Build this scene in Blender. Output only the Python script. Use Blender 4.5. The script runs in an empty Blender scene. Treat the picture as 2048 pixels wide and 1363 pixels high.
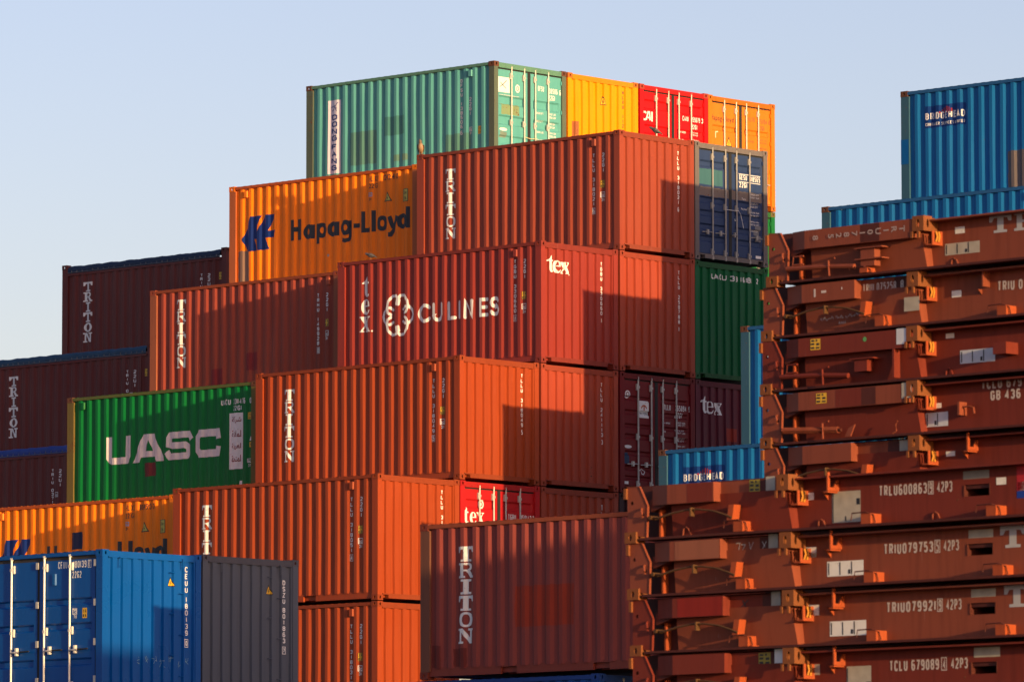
import bpy, bmesh, math, random
from mathutils import Vector, Matrix
from mathutils.geometry import tessellate_polygon
random.seed(7)
SC = bpy.context.scene
COL = SC.collection

# ------------------------------------------------------------------ camera, sky, sun, exposure
YAW, PITCH, ROLL = 2.3215, 0.1003, -0.0010
cam_d = bpy.data.cameras.new('camera')
cam = bpy.data.objects.new('camera', cam_d)
COL.objects.link(cam)
_f = Vector((math.cos(YAW)*math.cos(PITCH), math.sin(YAW)*math.cos(PITCH), math.sin(PITCH)))
_r = Vector((math.sin(YAW), -math.cos(YAW), 0))
_u = _r.cross(_f)
_r2 = _r*math.cos(ROLL) + _u*math.sin(ROLL)
_u2 = _u*math.cos(ROLL) - _r*math.sin(ROLL)
_m = Matrix((_r2, _u2, -_f)).transposed().to_4x4()
_m.translation = Vector((85.5874, -87.6635, -4.3907))
cam.matrix_world = _m
cam_d.sensor_width = 36
cam_d.lens = 11994.84/2048*36
cam_d.clip_start = 1
cam_d.clip_end = 5000
cam_d.dof.use_dof = True
cam_d.dof.focus_distance = 131
cam_d.dof.aperture_fstop = 6.3
SC.camera = cam

SUN_AZ, SUN_EL = math.radians(11.5), math.radians(6.55)
world = bpy.data.worlds.new('World')
SC.world = world
world.use_nodes = True
nt = world.node_tree
nt.nodes.clear()
wo = nt.nodes.new('ShaderNodeOutputWorld')
wb = nt.nodes.new('ShaderNodeBackground')
sky = nt.nodes.new('ShaderNodeTexSky')
sky.sky_type = 'NISHITA'
sky.sun_disc = False
sky.sun_elevation = SUN_EL
sky.sun_rotation = math.radians(90) + SUN_AZ
sky.altitude = 0
sky.air_density = 0.85
sky.dust_density = 1.7
sky.ozone_density = 0.9
wb.inputs['Strength'].default_value = 0.15
tint = nt.nodes.new('ShaderNodeMix')          # white balance of the whole sky, the same in every direction
tint.data_type = 'RGBA'; tint.blend_type = 'MULTIPLY'
tint.inputs['Factor'].default_value = 1
tint.inputs['B'].default_value = (1.17, 1.0, 1.19, 1)
nt.links.new(sky.outputs[0], tint.inputs['A'])
nt.links.new(tint.outputs['Result'], wb.inputs['Color'])
nt.links.new(wb.outputs[0], wo.inputs[0])

sun_d = bpy.data.lights.new('sun', 'SUN')
sun_d.energy = 4.7
sun_d.angle = math.radians(0.55)
sun_d.color = (1.0, 0.68, 0.32)
sun = bpy.data.objects.new('sun', sun_d)
COL.objects.link(sun)
_sd = Vector((math.cos(SUN_AZ)*math.cos(SUN_EL), -math.sin(SUN_AZ)*math.cos(SUN_EL), math.sin(SUN_EL)))
sun.rotation_euler = _sd.to_track_quat('Z', 'Y').to_euler()

SC.view_settings.view_transform = 'Standard'
SC.view_settings.look = 'None'
SC.view_settings.gamma = 1
SC.view_settings.use_curve_mapping = False
SC.view_settings.exposure = 0.50
SC.render.engine = 'CYCLES'
SC.cycles.max_bounces = 6

# ------------------------------------------------------------------ materials
MATS = {}
def srgb(r, g, b):
    def c(v):
        v /= 255
        return v/12.92 if v <= .04045 else ((v+.055)/1.055)**2.4
    return (c(r), c(g), c(b))

def paint(name, col, rust=.15, fade=.3, rough=.42, seed=0., streak=.5, bump=.17, spec=.2):
    """weathered paint on steel: grain, vertical run marks, chips of rust, faint dents"""
    key = (name,)
    if key in MATS: return MATS[key]
    m = bpy.data.materials.new(name); m.use_nodes = True
    n = m.node_tree; n.nodes.clear(); L = n.links.new
    N = n.nodes.new
    out = N('ShaderNodeOutputMaterial'); b = N('ShaderNodeBsdfPrincipled'); L(b.outputs[0], out.inputs[0])
    tc = N('ShaderNodeTexCoord')
    mp = N('ShaderNodeMapping'); mp.inputs['Location'].default_value = (seed*3.1, seed*1.7, seed*2.3); L(tc.outputs['Object'], mp.inputs[0])
    def noise(scale, detail=3, rgh=.55, vec=None, sc3=None):
        t = N('ShaderNodeTexNoise'); t.inputs['Scale'].default_value = scale; t.inputs['Detail'].default_value = detail; t.inputs['Roughness'].default_value = rgh
        src = mp.outputs[0]
        if sc3:
            q = N('ShaderNodeMapping'); q.inputs['Scale'].default_value = sc3; L(mp.outputs[0], q.inputs[0]); src = q.outputs[0]
        L(src, t.inputs['Vector']); return t.outputs['Fac']
    def ramp(src, a, c, lo=0., hi=1.):
        r = N('ShaderNodeMapRange'); r.inputs['From Min'].default_value = a; r.inputs['From Max'].default_value = c
        r.inputs['To Min'].default_value = lo; r.inputs['To Max'].default_value = hi; L(src, r.inputs['Value']); return r.outputs['Result']
    def mix(fac, c1, c2):
        x = N('ShaderNodeMix'); x.data_type = 'RGBA'
        for s, v in ((x.inputs['Factor'], fac), (x.inputs['A'], c1), (x.inputs['B'], c2)):
            if isinstance(v, (tuple, list)): s.default_value = (*v[:3], 1)
            elif isinstance(v, float): s.default_value = v
            else: L(v, s)
        return x.outputs['Result']
    c = tuple(col)
    g = sum(c)/3
    faded = tuple(min(.9, v*1.04+g*.07) for v in c)
    dark = tuple(v*.66 for v in c)
    big = noise(.9, 4)
    cc = mix(ramp(big, .35, .7, 0., fade), c, faded)
    st = noise(1., 4, .6, sc3=(9, 9, .55))
    cc = mix(ramp(st, .5, .78, 0., streak), cc, dark)
    st2 = noise(1., 3, .6, sc3=(23, 23, 1.1))
    cc = mix(ramp(st2, .60, .80, 0., streak*.55), cc, faded)
    if rust > 0:
        chips = noise(16, 6, .72)
        area = noise(1.3, 3)
        mu = N('ShaderNodeMath'); mu.operation = 'ADD'; L(chips, mu.inputs[0]); L(ramp(area, .3, .75, -.12, .10), mu.inputs[1])
        th = .76 - .26*rust
        rc = mix(ramp(noise(30, 3), .35, .65), (.052, .02, .011), (.20, .075, .028))
        cc = mix(ramp(mu.outputs[0], th, th+.05), cc, rc)
        run = noise(1., 4, .7, sc3=(14, 14, .8))
        cc = mix(ramp(run, .68, .82, 0., min(1., rust*1.1)), cc, (.13, .052, .024))
    sk = noise(1., 2, .5, sc3=(55, 55, 2.2)); sa = noise(2.2, 2)
    ml = N('ShaderNodeMath'); ml.operation = 'MULTIPLY'; L(ramp(sk, .70, .76), ml.inputs[0]); L(ramp(sa, .5, .62, 0., .45*min(1., rust*3+.15)), ml.inputs[1])
    pale = tuple(min(.8, v*.7+g*.5+.12) for v in c)
    cc = mix(ml.outputs[0], cc, pale)
    L(cc, b.inputs['Base Color'])
    L(ramp(big, .3, .7, rough-.06, rough+.14), b.inputs['Roughness'])
    b.inputs['Specular IOR Level'].default_value = spec
    if bump > 0:
        bp = N('ShaderNodeBump'); bp.inputs['Strength'].default_value = bump; bp.inputs['Distance'].default_value = .01
        dn = noise(1., 3, .5, sc3=(3.5, 3.5, 1.6)); fn = noise(45, 3)
        ad = N('ShaderNodeMath'); ad.operation = 'MULTIPLY_ADD'; L(fn, ad.inputs[0]); ad.inputs[1].default_value = .10; L(dn, ad.inputs[2])
        L(ad.outputs[0], bp.inputs['Height']); L(bp.outputs[0], b.inputs['Normal'])
    MATS[key] = m
    return m

def plain(name, col, rough=.6, metal=0., var=.25):
    key = (name,)
    if key in MATS: return MATS[key]
    m = bpy.data.materials.new(name); m.use_nodes = True
    n = m.node_tree; b = n.nodes['Principled BSDF']; L = n.links.new
    tc = n.nodes.new('ShaderNodeTexCoord'); t = n.nodes.new('ShaderNodeTexNoise'); t.inputs['Scale'].default_value = 7; t.inputs['Detail'].default_value = 5
    L(tc.outputs['Object'], t.inputs['Vector'])
    x = n.nodes.new('ShaderNodeMix'); x.data_type = 'RGBA'
    x.inputs['A'].default_value = (*[v*(1-var) for v in col], 1); x.inputs['B'].default_value = (*[min(1, v*(1+var*.5)) for v in col], 1)
    L(t.outputs['Fac'], x.inputs['Factor']); L(x.outputs['Result'], b.inputs['Base Color'])
    b.inputs['Roughness'].default_value = rough; b.inputs['Metallic'].default_value = metal
    MATS[key] = m
    return m

def WHITE():
    new = 'white_lettering_paint' not in [k[0] for k in MATS]
    m = plain('white_lettering_paint', (.76, .75, .74), .55, 0, .14)
    if new:
        n = m.node_tree; b = n.nodes['Principled BSDF']; src = b.inputs['Base Color'].links[0].from_socket
        tc = n.nodes['Texture Coordinate']; t = n.nodes.new('ShaderNodeTexNoise'); t.inputs['Scale'].default_value = 19; t.inputs['Detail'].default_value = 6; t.inputs['Roughness'].default_value = .7
        r = n.nodes.new('ShaderNodeMapRange'); r.inputs['From Min'].default_value = .60; r.inputs['From Max'].default_value = .68; r.inputs['To Max'].default_value = .7
        x = n.nodes.new('ShaderNodeMix'); x.data_type = 'RGBA'; x.inputs['B'].default_value = (.30, .20, .17, 1)
        n.links.new(tc.outputs['Object'], t.inputs['Vector']); n.links.new(t.outputs['Fac'], r.inputs['Value']); n.links.new(r.outputs['Result'], x.inputs['Factor'])
        n.links.new(src, x.inputs['A']); n.links.new(x.outputs['Result'], b.inputs['Base Color'])
    return m
BLACKP = lambda: plain('black_lettering_paint', (.012, .012, .016), .5, 0, .3)
RUBBER = lambda: plain('black_rubber', (.012, .012, .012), .7)
GALV = lambda: plain('galvanised_steel', (.50, .48, .44), .45, .15, .25)
YELLOW = lambda: plain('yellow_label', (.72, .42, .02), .5, 0, .2)
RUST = lambda: paint('rusty_steel', (.15, .066, .030), .8, .5, .7, 3, .6, .5)

# ------------------------------------------------------------------ mesh helpers
def link(name, me, parent=None, mat=None):
    o = bpy.data.objects.new(name, me); COL.objects.link(o)
    if parent is not None: o.parent = parent
    if mat is not None and len(me.materials) == 0: me.materials.append(mat)
    return o

def thing(name, loc, label, cat, group=None):
    o = bpy.data.objects.new(name, None); COL.objects.link(o); o.location = loc
    o['label'] = label; o['category'] = cat
    if group: o['group'] = group
    o.empty_display_size = .2
    return o

def tag(o, label=None, cat=None, group=None, kind=None):
    for k, v in (('label', label), ('category', cat), ('group', group), ('kind', kind)):
        if v: o[k] = v
    return o

class MB:
    def __init__(s): s.v = []; s.f = []
    def add(s, vs, fs):
        b = len(s.v); s.v += [tuple(v) for v in vs]; s.f += [tuple(b+i for i in f) for f in fs]; return s
    def box(s, x0, x1, y0, y1, z0, z1):
        return s.add([(x0,y0,z0),(x1,y0,z0),(x1,y1,z0),(x0,y1,z0),(x0,y0,z1),(x1,y0,z1),(x1,y1,z1),(x0,y1,z1)],
                     [(0,3,2,1),(4,5,6,7),(0,1,5,4),(1,2,6,5),(2,3,7,6),(3,0,4,7)])
    def prism(s, pts, axis, a, b):
        """pts 2D polygon (convex or simple); axis 'x': pts=(y,z); 'y': pts=(x,z); 'z': pts=(x,y)"""
        def P(p, t): return {'x': (t, p[0], p[1]), 'y': (p[0], t, p[1]), 'z': (p[0], p[1], t)}[axis]
        n = len(pts); vs = [P(p, a) for p in pts]+[P(p, b) for p in pts]
        return s.add(vs, [tuple(range(n))[::-1], tuple(range(n, 2*n))]+[(i, (i+1) % n, n+(i+1) % n, n+i) for i in range(n)])
    def tube(s, pts, r, n=8):
        rings = []
        pts = [Vector(p) for p in pts]
        for i, p in enumerate(pts):
            t = (pts[min(i+1, len(pts)-1)]-pts[max(i-1, 0)]).normalized()
            up = Vector((0, 0, 1)) if abs(t.z) < .9 else Vector((1, 0, 0))
            a = t.cross(up).normalized(); b = t.cross(a)
            rr = r[i] if isinstance(r, (list, tuple)) else r
            rings.append([p+(a*math.cos(2*math.pi*k/n)+b*math.sin(2*math.pi*k/n))*rr for k in range(n)])
        vs = [v for q in rings for v in q]; fs = []
        for i in range(len(rings)-1):
            for k in range(n):
                fs.append((i*n+k, i*n+(k+1) % n, (i+1)*n+(k+1) % n, (i+1)*n+k))
        fs.append(tuple(range(n))); fs.append(tuple(range((len(rings)-1)*n, len(rings)*n))[::-1])
        return s.add(vs, fs)
    def mesh(s, name='mesh', fix=True):
        me = bpy.data.meshes.new(name); me.from_pydata(s.v, [], s.f)
        if fix:
            bm = bmesh.new(); bm.from_mesh(me); bmesh.ops.recalc_face_normals(bm, faces=bm.faces); bm.to_mesh(me); bm.free()
        return me
    def build(s, name, mat, parent=None, bevel=0):
        me = s.mesh(name)
        if bevel:
            bm = bmesh.new(); bm.from_mesh(me)
            bmesh.ops.bevel(bm, geom=bm.edges[:], offset=bevel, segments=1, affect='EDGES', clamp_overlap=True)
            bm.to_mesh(me); bm.free()
        return link(name, me, parent, mat)

# ------------------------------------------------------------------ flat shapes in a (u, v) plane
def stroke(pts, w, caps='round', closed=False, taper=None):
    """a list of flat polygons covering a polyline of width w"""
    out = []; n = len(pts); h = w/2
    P = [Vector(p) for p in pts]
    L_, R_ = [], []
    for i in range(n):
        a = P[(i-1) % n] if (closed or i > 0) else None; b = P[(i+1) % n] if (closed or i < n-1) else None
        if a is None: d = (b-P[i]).normalized(); nn = Vector((-d.y, d.x)); k = 1
        elif b is None: d = (P[i]-a).normalized(); nn = Vector((-d.y, d.x)); k = 1
        else:
            d1 = (P[i]-a).normalized(); d2 = (b-P[i]).normalized()
            n1 = Vector((-d1.y, d1.x)); n2 = Vector((-d2.y, d2.x)); nn = (n1+n2)
            if nn.length < 1e-6: nn = n1
            nn.normalize(); k = min(1/max(.35, nn.dot(n1)), 2.)
        hh = h*(taper(i/(n-1)) if taper else 1)
        L_.append(P[i]+nn*hh*k); R_.append(P[i]-nn*hh*k)
    m = n if closed else n-1
    for i in range(m):
        j = (i+1) % n
        out.append([tuple(L_[i]), tuple(R_[i]), tuple(R_[j]), tuple(L_[j])])
    if caps == 'round' and not closed:
        for e, q in ((0, 1), (n-1, n-2)):
            d = (P[e]-P[q]).normalized(); a0 = math.atan2(d.y, d.x)
            hh = h*(taper(e/(n-1)) if taper else 1)
            out.append([(P[e].x+hh*math.cos(a0+math.pi*(k/6-.5)), P[e].y+hh*math.sin(a0+math.pi*(k/6-.5))) for k in range(7)])
    return out
def arc(cx, cy, rx, ry, a0, a1, n=12):
    return [(cx+rx*math.cos(math.radians(a0+(a1-a0)*i/n)), cy+ry*math.sin(math.radians(a0+(a1-a0)*i/n))) for i in range(n+1)]
def rect(x0, y0, x1, y1): return [(x0, y0), (x1, y0), (x1, y1), (x0, y1)]
def ring(cx, cy, rx, ry, tx, ty, n=20):
    o = []
    for k in range(n):
        a, b = 2*math.pi*k/n, 2*math.pi*(k+1)/n
        o.append([(cx+rx*math.cos(a), cy+ry*math.sin(a)), (cx+rx*math.cos(b), cy+ry*math.sin(b)),
                  (cx+(rx-tx)*math.cos(b), cy+(ry-ty)*math.sin(b)), (cx+(rx-tx)*math.cos(a), cy+(ry-ty)*math.sin(a))])
    return o
def xf(polys, x, y, sx, sy, rot=0):
    c, s = math.cos(rot), math.sin(rot)
    return [[(x+(p[0]*sx)*c-(p[1]*sy)*s, y+(p[0]*sx)*s+(p[1]*sy)*c) for p in q] for q in polys]

# letters with slab serifs, unit box
SLAB = {
 'T': [[(0,1),(0,.60),(.12,.60),(.20,.80),(.36,.82),(.36,.15),(.20,.13),(.20,0),(.80,0),(.80,.13),(.64,.15),(.64,.82),(.80,.80),(.88,.60),(1,.60),(1,1)]],
 'I': [[(.2,0),(.8,0),(.8,.14),(.64,.16),(.64,.84),(.8,.86),(.8,1),(.2,1),(.2,.86),(.36,.84),(.36,.16),(.2,.14)]],
 'N': [[(0,0),(.40,0),(.40,.13),(.27,.15),(.27,.74),(.72,0),(.90,0),(.90,.85),(1,.87),(1,1),(.62,1),(.62,.87),(.75,.85),(.75,.38),(.36,1),(0,1),(0,.87),(.13,.85),(.13,.15),(0,.13)]],
 'R': [[(0,0),(.46,0),(.46,.13),(.36,.15),(.36,.86),(.3,1),(0,1),(0,.87),(.12,.85),(.12,.15),(0,.13)], [(.36,.44),(.50,.44),(.74,0),(1,0),(1,.14),(.90,.15),(.68,.54),(.36,.57)],
       [(.3,1),(.6,1),(.6,.86),(.36,.86)]] + [[p for p in q] for q in stroke(arc(.58, .73, .20, .21, 90, -90, 8), .15, caps='none')],
 'O': ring(.5, .5, .5, .5, .26, .15),
}
def lc_tex():
    """bold serif lower-case t, e, x in unit boxes"""
    t = [[(.62,1),(.72,1),(.72,.74),(1,.74),(1,.65),(.72,.65),(.72,.22),(.76,.12),(.98,.16),(1,.06),(.76,0),(.48,.02),(.32,.12),(.28,.24),(.28,.65),(0,.65),(0,.70),(.40,.84)]]
    e = [[(.55,1),(.80,.94),(.95,.80),(1,.52),(.40,.52),(.40,.60),(.72,.60),(.70,.80),(.60,.93),(.50,.93),(.42,.80),(.38,.60),(.38,.40),(.44,.24),(.58,.14),(.76,.16),(.94,.32),(1,.28),(.88,.10),(.66,0),(.42,0),(.18,.10),(.04,.30),(0,.5),(.05,.74),(.2,.92),(.38,1)]]
    x = [[(0,1),(.58,1),(.58,.93),(.50,.92),(.60,.68),(.78,.90),(.66,.93),(.66,1),(1,1),(1,.93),(.88,.90),(.66,.58),(.92,.10),(1,.07),(1,0),(.50,0),(.50,.07),(.58,.09),(.46,.36),(.24,.10),(.38,.07),(.38,0),(0,0),(0,.07),(.12,.10),(.40,.46),(.10,.90),(0,.93)]]
    return t, e, x
FONT_CACHE = {}
def glyph_mesh(ch, bold):
    key = (ch, bold)
    if key in FONT_CACHE: return FONT_CACHE[key]
    cu = bpy.data.curves.new('glyph', 'FONT'); cu.body = ch; cu.size = 1.0; cu.offset = bold; cu.resolution_u = 3
    o = bpy.data.objects.new('glyph', cu)
    me = bpy.data.meshes.new_from_object(o)
    vs = [v.co[:2] for v in me.vertices]; fs = [tuple(p.vertices) for p in me.polygons]
    bpy.data.objects.remove(o); bpy.data.meshes.remove(me); bpy.data.curves.remove(cu)
    if vs:
        x0 = min(v[0] for v in vs); x1 = max(v[0] for v in vs); y0 = min(v[1] for v in vs); y1 = max(v[1] for v in vs)
    else: x0 = x1 = y0 = y1 = 0
    FONT_CACHE[key] = (vs, fs, (x0, x1, y0, y1))
    return FONT_CACHE[key]
def glyph(ch, bold=0.): 
    vs, fs, bb = glyph_mesh(ch, bold)
    return [[vs[i] for i in f] for f in fs], bb
CAPH = None
_A = {
 '0': [[(.25,1),(.75,1),(1,.84),(1,.16),(.75,0),(.25,0),(0,.16),(0,.84),(.25,1)]], '1': [[(.5,0),(.5,1)]],
 '2': [[(0,.82),(.25,1),(.75,1),(1,.82),(1,.62),(0,.08),(0,0),(1,0)]], '3': [[(0,.85),(.25,1),(.75,1),(1,.84),(1,.66),(.75,.52),(.4,.52)],[(.75,.52),(1,.36),(1,.16),(.75,0),(.25,0),(0,.16)]],
 '4': [[(.75,0),(.75,1),(0,.3),(1,.3)]], '5': [[(1,1),(.05,1),(.05,.58),(.7,.6),(1,.44),(1,.16),(.75,0),(.25,0),(0,.14)]],
 '6': [[(.95,.9),(.75,1),(.25,1),(0,.84),(0,.16),(.25,0),(.75,0),(1,.16),(1,.42),(.75,.56),(0,.50)]], '7': [[(0,1),(1,1),(.35,0)]],
 '8': [[(.25,1),(.75,1),(1,.86),(1,.66),(.75,.53),(.25,.53),(0,.38),(0,.15),(.25,0),(.75,0),(1,.15),(1,.38),(.75,.53)],[(.25,.53),(0,.66),(0,.86),(.25,1)]],
 '9': [[(.05,.1),(.25,0),(.75,0),(1,.16),(1,.84),(.75,1),(.25,1),(0,.84),(0,.58),(.25,.44),(1,.50)]],
 'A': [[(0,0),(.5,1),(1,0)],[(.2,.32),(.8,.32)]], 'B': [[(0,0),(0,1),(.75,1),(.98,.85),(.98,.66),(.75,.53),(0,.53)],[(.75,.53),(1,.38),(1,.15),(.75,0),(0,0)]],
 'C': [[(1,.8),(.75,1),(.25,1),(0,.84),(0,.16),(.25,0),(.75,0),(1,.2)]], 'D': [[(0,0),(0,1),(.65,1),(1,.8),(1,.2),(.65,0),(0,0)]],
 'E': [[(1,1),(0,1),(0,0),(1,0)],[(0,.52),(.85,.52)]], 'F': [[(1,1),(0,1),(0,0)],[(0,.52),(.85,.52)]],
 'G': [[(1,.8),(.75,1),(.25,1),(0,.84),(0,.16),(.25,0),(.75,0),(1,.16),(1,.48),(.55,.48)]], 'H': [[(0,0),(0,1)],[(1,0),(1,1)],[(0,.52),(1,.52)]],
 'I': [[(.5,0),(.5,1)]], 'J': [[(1,1),(1,.16),(.75,0),(.25,0),(0,.2)]], 'K': [[(0,0),(0,1)],[(1,1),(.1,.5),(1,0)]], 'L': [[(0,1),(0,0),(1,0)]],
 'M': [[(0,0),(0,1),(.5,.45),(1,1),(1,0)]], 'N': [[(0,0),(0,1),(1,0),(1,1)]], 'O': [[(.25,1),(.75,1),(1,.84),(1,.16),(.75,0),(.25,0),(0,.16),(0,.84),(.25,1)]],
 'P': [[(0,0),(0,1),(.75,1),(1,.85),(1,.6),(.75,.45),(0,.45)]], 'R': [[(0,0),(0,1),(.75,1),(1,.85),(1,.62),(.75,.48),(0,.48)],[(.55,.48),(1,0)]],
 'S': [[(1,.84),(.75,1),(.25,1),(0,.85),(0,.66),(.25,.54),(.75,.47),(1,.34),(1,.15),(.75,0),(.25,0),(0,.16)]], 'T': [[(0,1),(1,1)],[(.5,1),(.5,0)]],
 'U': [[(0,1),(0,.16),(.25,0),(.75,0),(1,.16),(1,1)]], 'V': [[(0,1),(.5,0),(1,1)]], 'W': [[(0,1),(.25,0),(.5,.7),(.75,0),(1,1)]], 'X': [[(0,0),(1,1)],[(0,1),(1,0)]],
 'Y': [[(0,1),(.5,.5),(1,1)],[(.5,.5),(.5,0)]], 'Z': [[(0,1),(1,1),(0,0),(1,0)]], '.': [[(.45,.0),(.55,.02)]], '-': [[(0,.5),(1,.5)]]}
def mono(ch, x, y, w, h, t):
    """one stencil-like character as strokes of thickness t, box x..x+w, y..y+h"""
    ix, iy = t/2, t/2
    out = []
    for pl in _A[ch]:
        out += stroke([(x+ix+p[0]*(w-t), y+iy+p[1]*(h-t)) for p in pl], t, caps='none')
    return out
def is_mono(s): return all(c in _A or c == ' ' for c in s)
def capheight(bold):
    return glyph('H', bold)[1][3]
def word(s, x, y, h, w=None, bold=.0, gap=.10, rot=0):
    """text polygons: baseline start (x, y), cap height h, total width w (squeezed to fit)"""
    if bold >= .015 and is_mono(s):
        adv = [(.42 if c == ' ' else (.38 if c in '1I.' else 1.)) for c in s]
        gp = .34
        tot = sum(adv)+gp*(len(s)-1); cw = (w/tot) if w else h*.5
        t = min(h*.20, cw*.36) if bold < .04 else min(h*.24, cw*.42); out = []; cx = 0
        for c, a in zip(s, adv):
            if c != ' ': out += mono(c, cx, 0, cw*a, h, t) if c not in '1I' else mono(c, cx, 0, max(cw*a, t*1.01), h, t)
            cx += cw*(a+gp)
        return xf(out, x, y, 1, 1, rot)
    ch = capheight(bold); out = []; cx = 0
    for c in s:
        if c == ' ': cx += .38; continue
        g, bb = glyph(c, bold)
        wd = max(bb[1]-bb[0], .12)
        out += [[(p[0]-bb[0]+cx, p[1]) for p in q] for q in g]; cx += wd+gap
    tot = max(cx-gap, .01); sx = (w/tot) if w else h/ch
    return xf(out, x, y, sx, h/ch, rot)
def stack(s, x, ztop, zbot, w=.070, bold=.03, rot90=False, fill=.80):
    """letters one below the other, centred on x"""
    n = len(s); p = (ztop-zbot)/n; out = []; h = p*fill; ch = capheight(bold)
    for i, c in enumerate(s):
        if c == ' ': continue
        if c in _A:
            z = ztop-p*(i+1)+(p-h)/2; t = min(.019 if w < .1 else w*.19, h*.24)
            out += mono(c, x-w/2, z, w, h, t); continue
        g, bb = glyph(c, bold)
        gw = bb[1]-bb[0]; ww = w*(.30 if c in '1I' else 1)
        sx = ww/max(gw, .01)
        z = ztop-p*(i+1)+(p-h)/2
        out += [[((q[0]-bb[0])*sx+x-ww/2, q[1]*h/ch+z) for q in f] for f in g]
    return out
def frame(x0, z0, x1, z1, t):
    return [rect(x0, z0, x1, z0+t), rect(x0, z1-t, x1, z1), rect(x0, z0+t, x0+t, z1-t), rect(x1-t, z0+t, x1, z1-t)]

# ------------------------------------------------------------------ container surfaces
CL, CW, CH = 6.058, 2.438, 2.591
def side_profile(n=20, s0=.44, pitch=.278, dep=.036, x0=.215, x1=5.885):
    p = [(x0, dep), (s0-.14, dep), (s0-.072, 0)]
    for k in range(n):
        s = s0+pitch*k
        p += [(s, 0), (s+.060, dep)]
        if k < n-1: p += [(s+.140, dep), (s+.202, 0)]
    p += [(x1, dep)]
    return p
def front_profile(n=8, s0=.25, pitch=.25, dep=.044, y0=.13, y1=2.308):
    p = [(y0, dep)]
    for k in range(n+1):
        s = s0+pitch*k
        p += [(s, dep), (s+.018, 0)]
        if k < n: p += [(s+.128, 0), (s+.146, dep)]
    p += [(y1, 0)]
    return p
def interp(prof, t):
    if t <= prof[0][0]: return prof[0][1]
    for (a, da), (b, db) in zip(prof, prof[1:]):
        if t <= b: return da+(db-da)*(t-a)/(b-a) if b > a else db
    return prof[-1][1]
SIDE = side_profile(); FRONT = front_profile()
FLATP = [(-99, 0), (99, 0)]

ROWS = [.14, .165, .55, .95, 1.35, 1.75, 2.15, 2.47, 2.50]
def buckle(u, v, seed, amp):
    """how far a panel is pushed in or out at (u, v)"""
    if amp == 0: return 0.
    w = min(1., max(0., (v-.17)/.45))*min(1., max(0., (2.46-v)/.4))
    a = math.sin(1.15*u+seed)*math.sin(1.9*v+seed*2.1)+.6*math.sin(3.1*u+1.4*v+seed*3.3)+.35*math.sin(7.3*u-2.2*v+seed*5.1)
    return amp*a*w
class Surf:
    """a painted face: maps (u, v) on a face to 3D, following its folds"""
    def __init__(s, kind, prof=FLATP, base=.012, seed=0., amp=0.):
        s.kind = kind; s.prof = prof; s.base = base; s.seed = seed; s.amp = amp
    def bk(s, u, v):
        if s.amp == 0 or s.kind not in 'SE': return 0.
        P = s.prof; i = 0
        while i < len(P)-2 and u > P[i+1][0]: i += 1
        u0, u1 = P[i][0], P[i+1][0]; tu = min(1, max(0, (u-u0)/max(1e-6, u1-u0)))
        j = 0
        while j < len(ROWS)-2 and v > ROWS[j+1]: j += 1
        v0, v1 = ROWS[j], ROWS[j+1]; tv = min(1, max(0, (v-v0)/(v1-v0)))
        B = lambda a, b: buckle(a, b, s.seed, s.amp)
        return (B(u0, v0)*(1-tu)+B(u1, v0)*tu)*(1-tv)+(B(u0, v1)*(1-tu)+B(u1, v1)*tu)*tv
    def wall(s, z0, z1):
        rows = [z0]+[r for r in ROWS if z0 < r < z1]+[z1]; n = len(s.prof); mb = MB(); vs = []
        for z in rows:
            for (u, d) in s.prof:
                q = s.base+d+buckle(u, z, s.seed, s.amp)
                vs.append((u, q, z) if s.kind == 'S' else (CL-q, u, z))
        mb.add(vs, [(j*n+i, j*n+i+1, (j+1)*n+i+1, (j+1)*n+i) for j in range(len(rows)-1) for i in range(n-1)])
        me = mb.mesh('wall', fix=False); want = Vector((0, -1, 0)) if s.kind == 'S' else Vector((1, 0, 0))
        if me.polygons[n//2].normal.dot(want) < 0: me.flip_normals()
        return me
    def cuts(s): return [p[0] for p in s.prof if abs(p[0]) < 90]
    def pos(s, u, v, off):
        if s.kind == 'S': return (u, s.base+interp(s.prof, u)+s.bk(u, v)-off, v)
        if s.kind == 'E': return (CL-s.base-interp(s.prof, u)-s.bk(u, v)+off, u, v)
        if s.kind == 'D': return (CL-s.base-interp(s.prof, v)+off, u, v)
        if s.kind == 'SD': return (u, s.base+interp(s.prof, v)-off, v)
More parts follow.
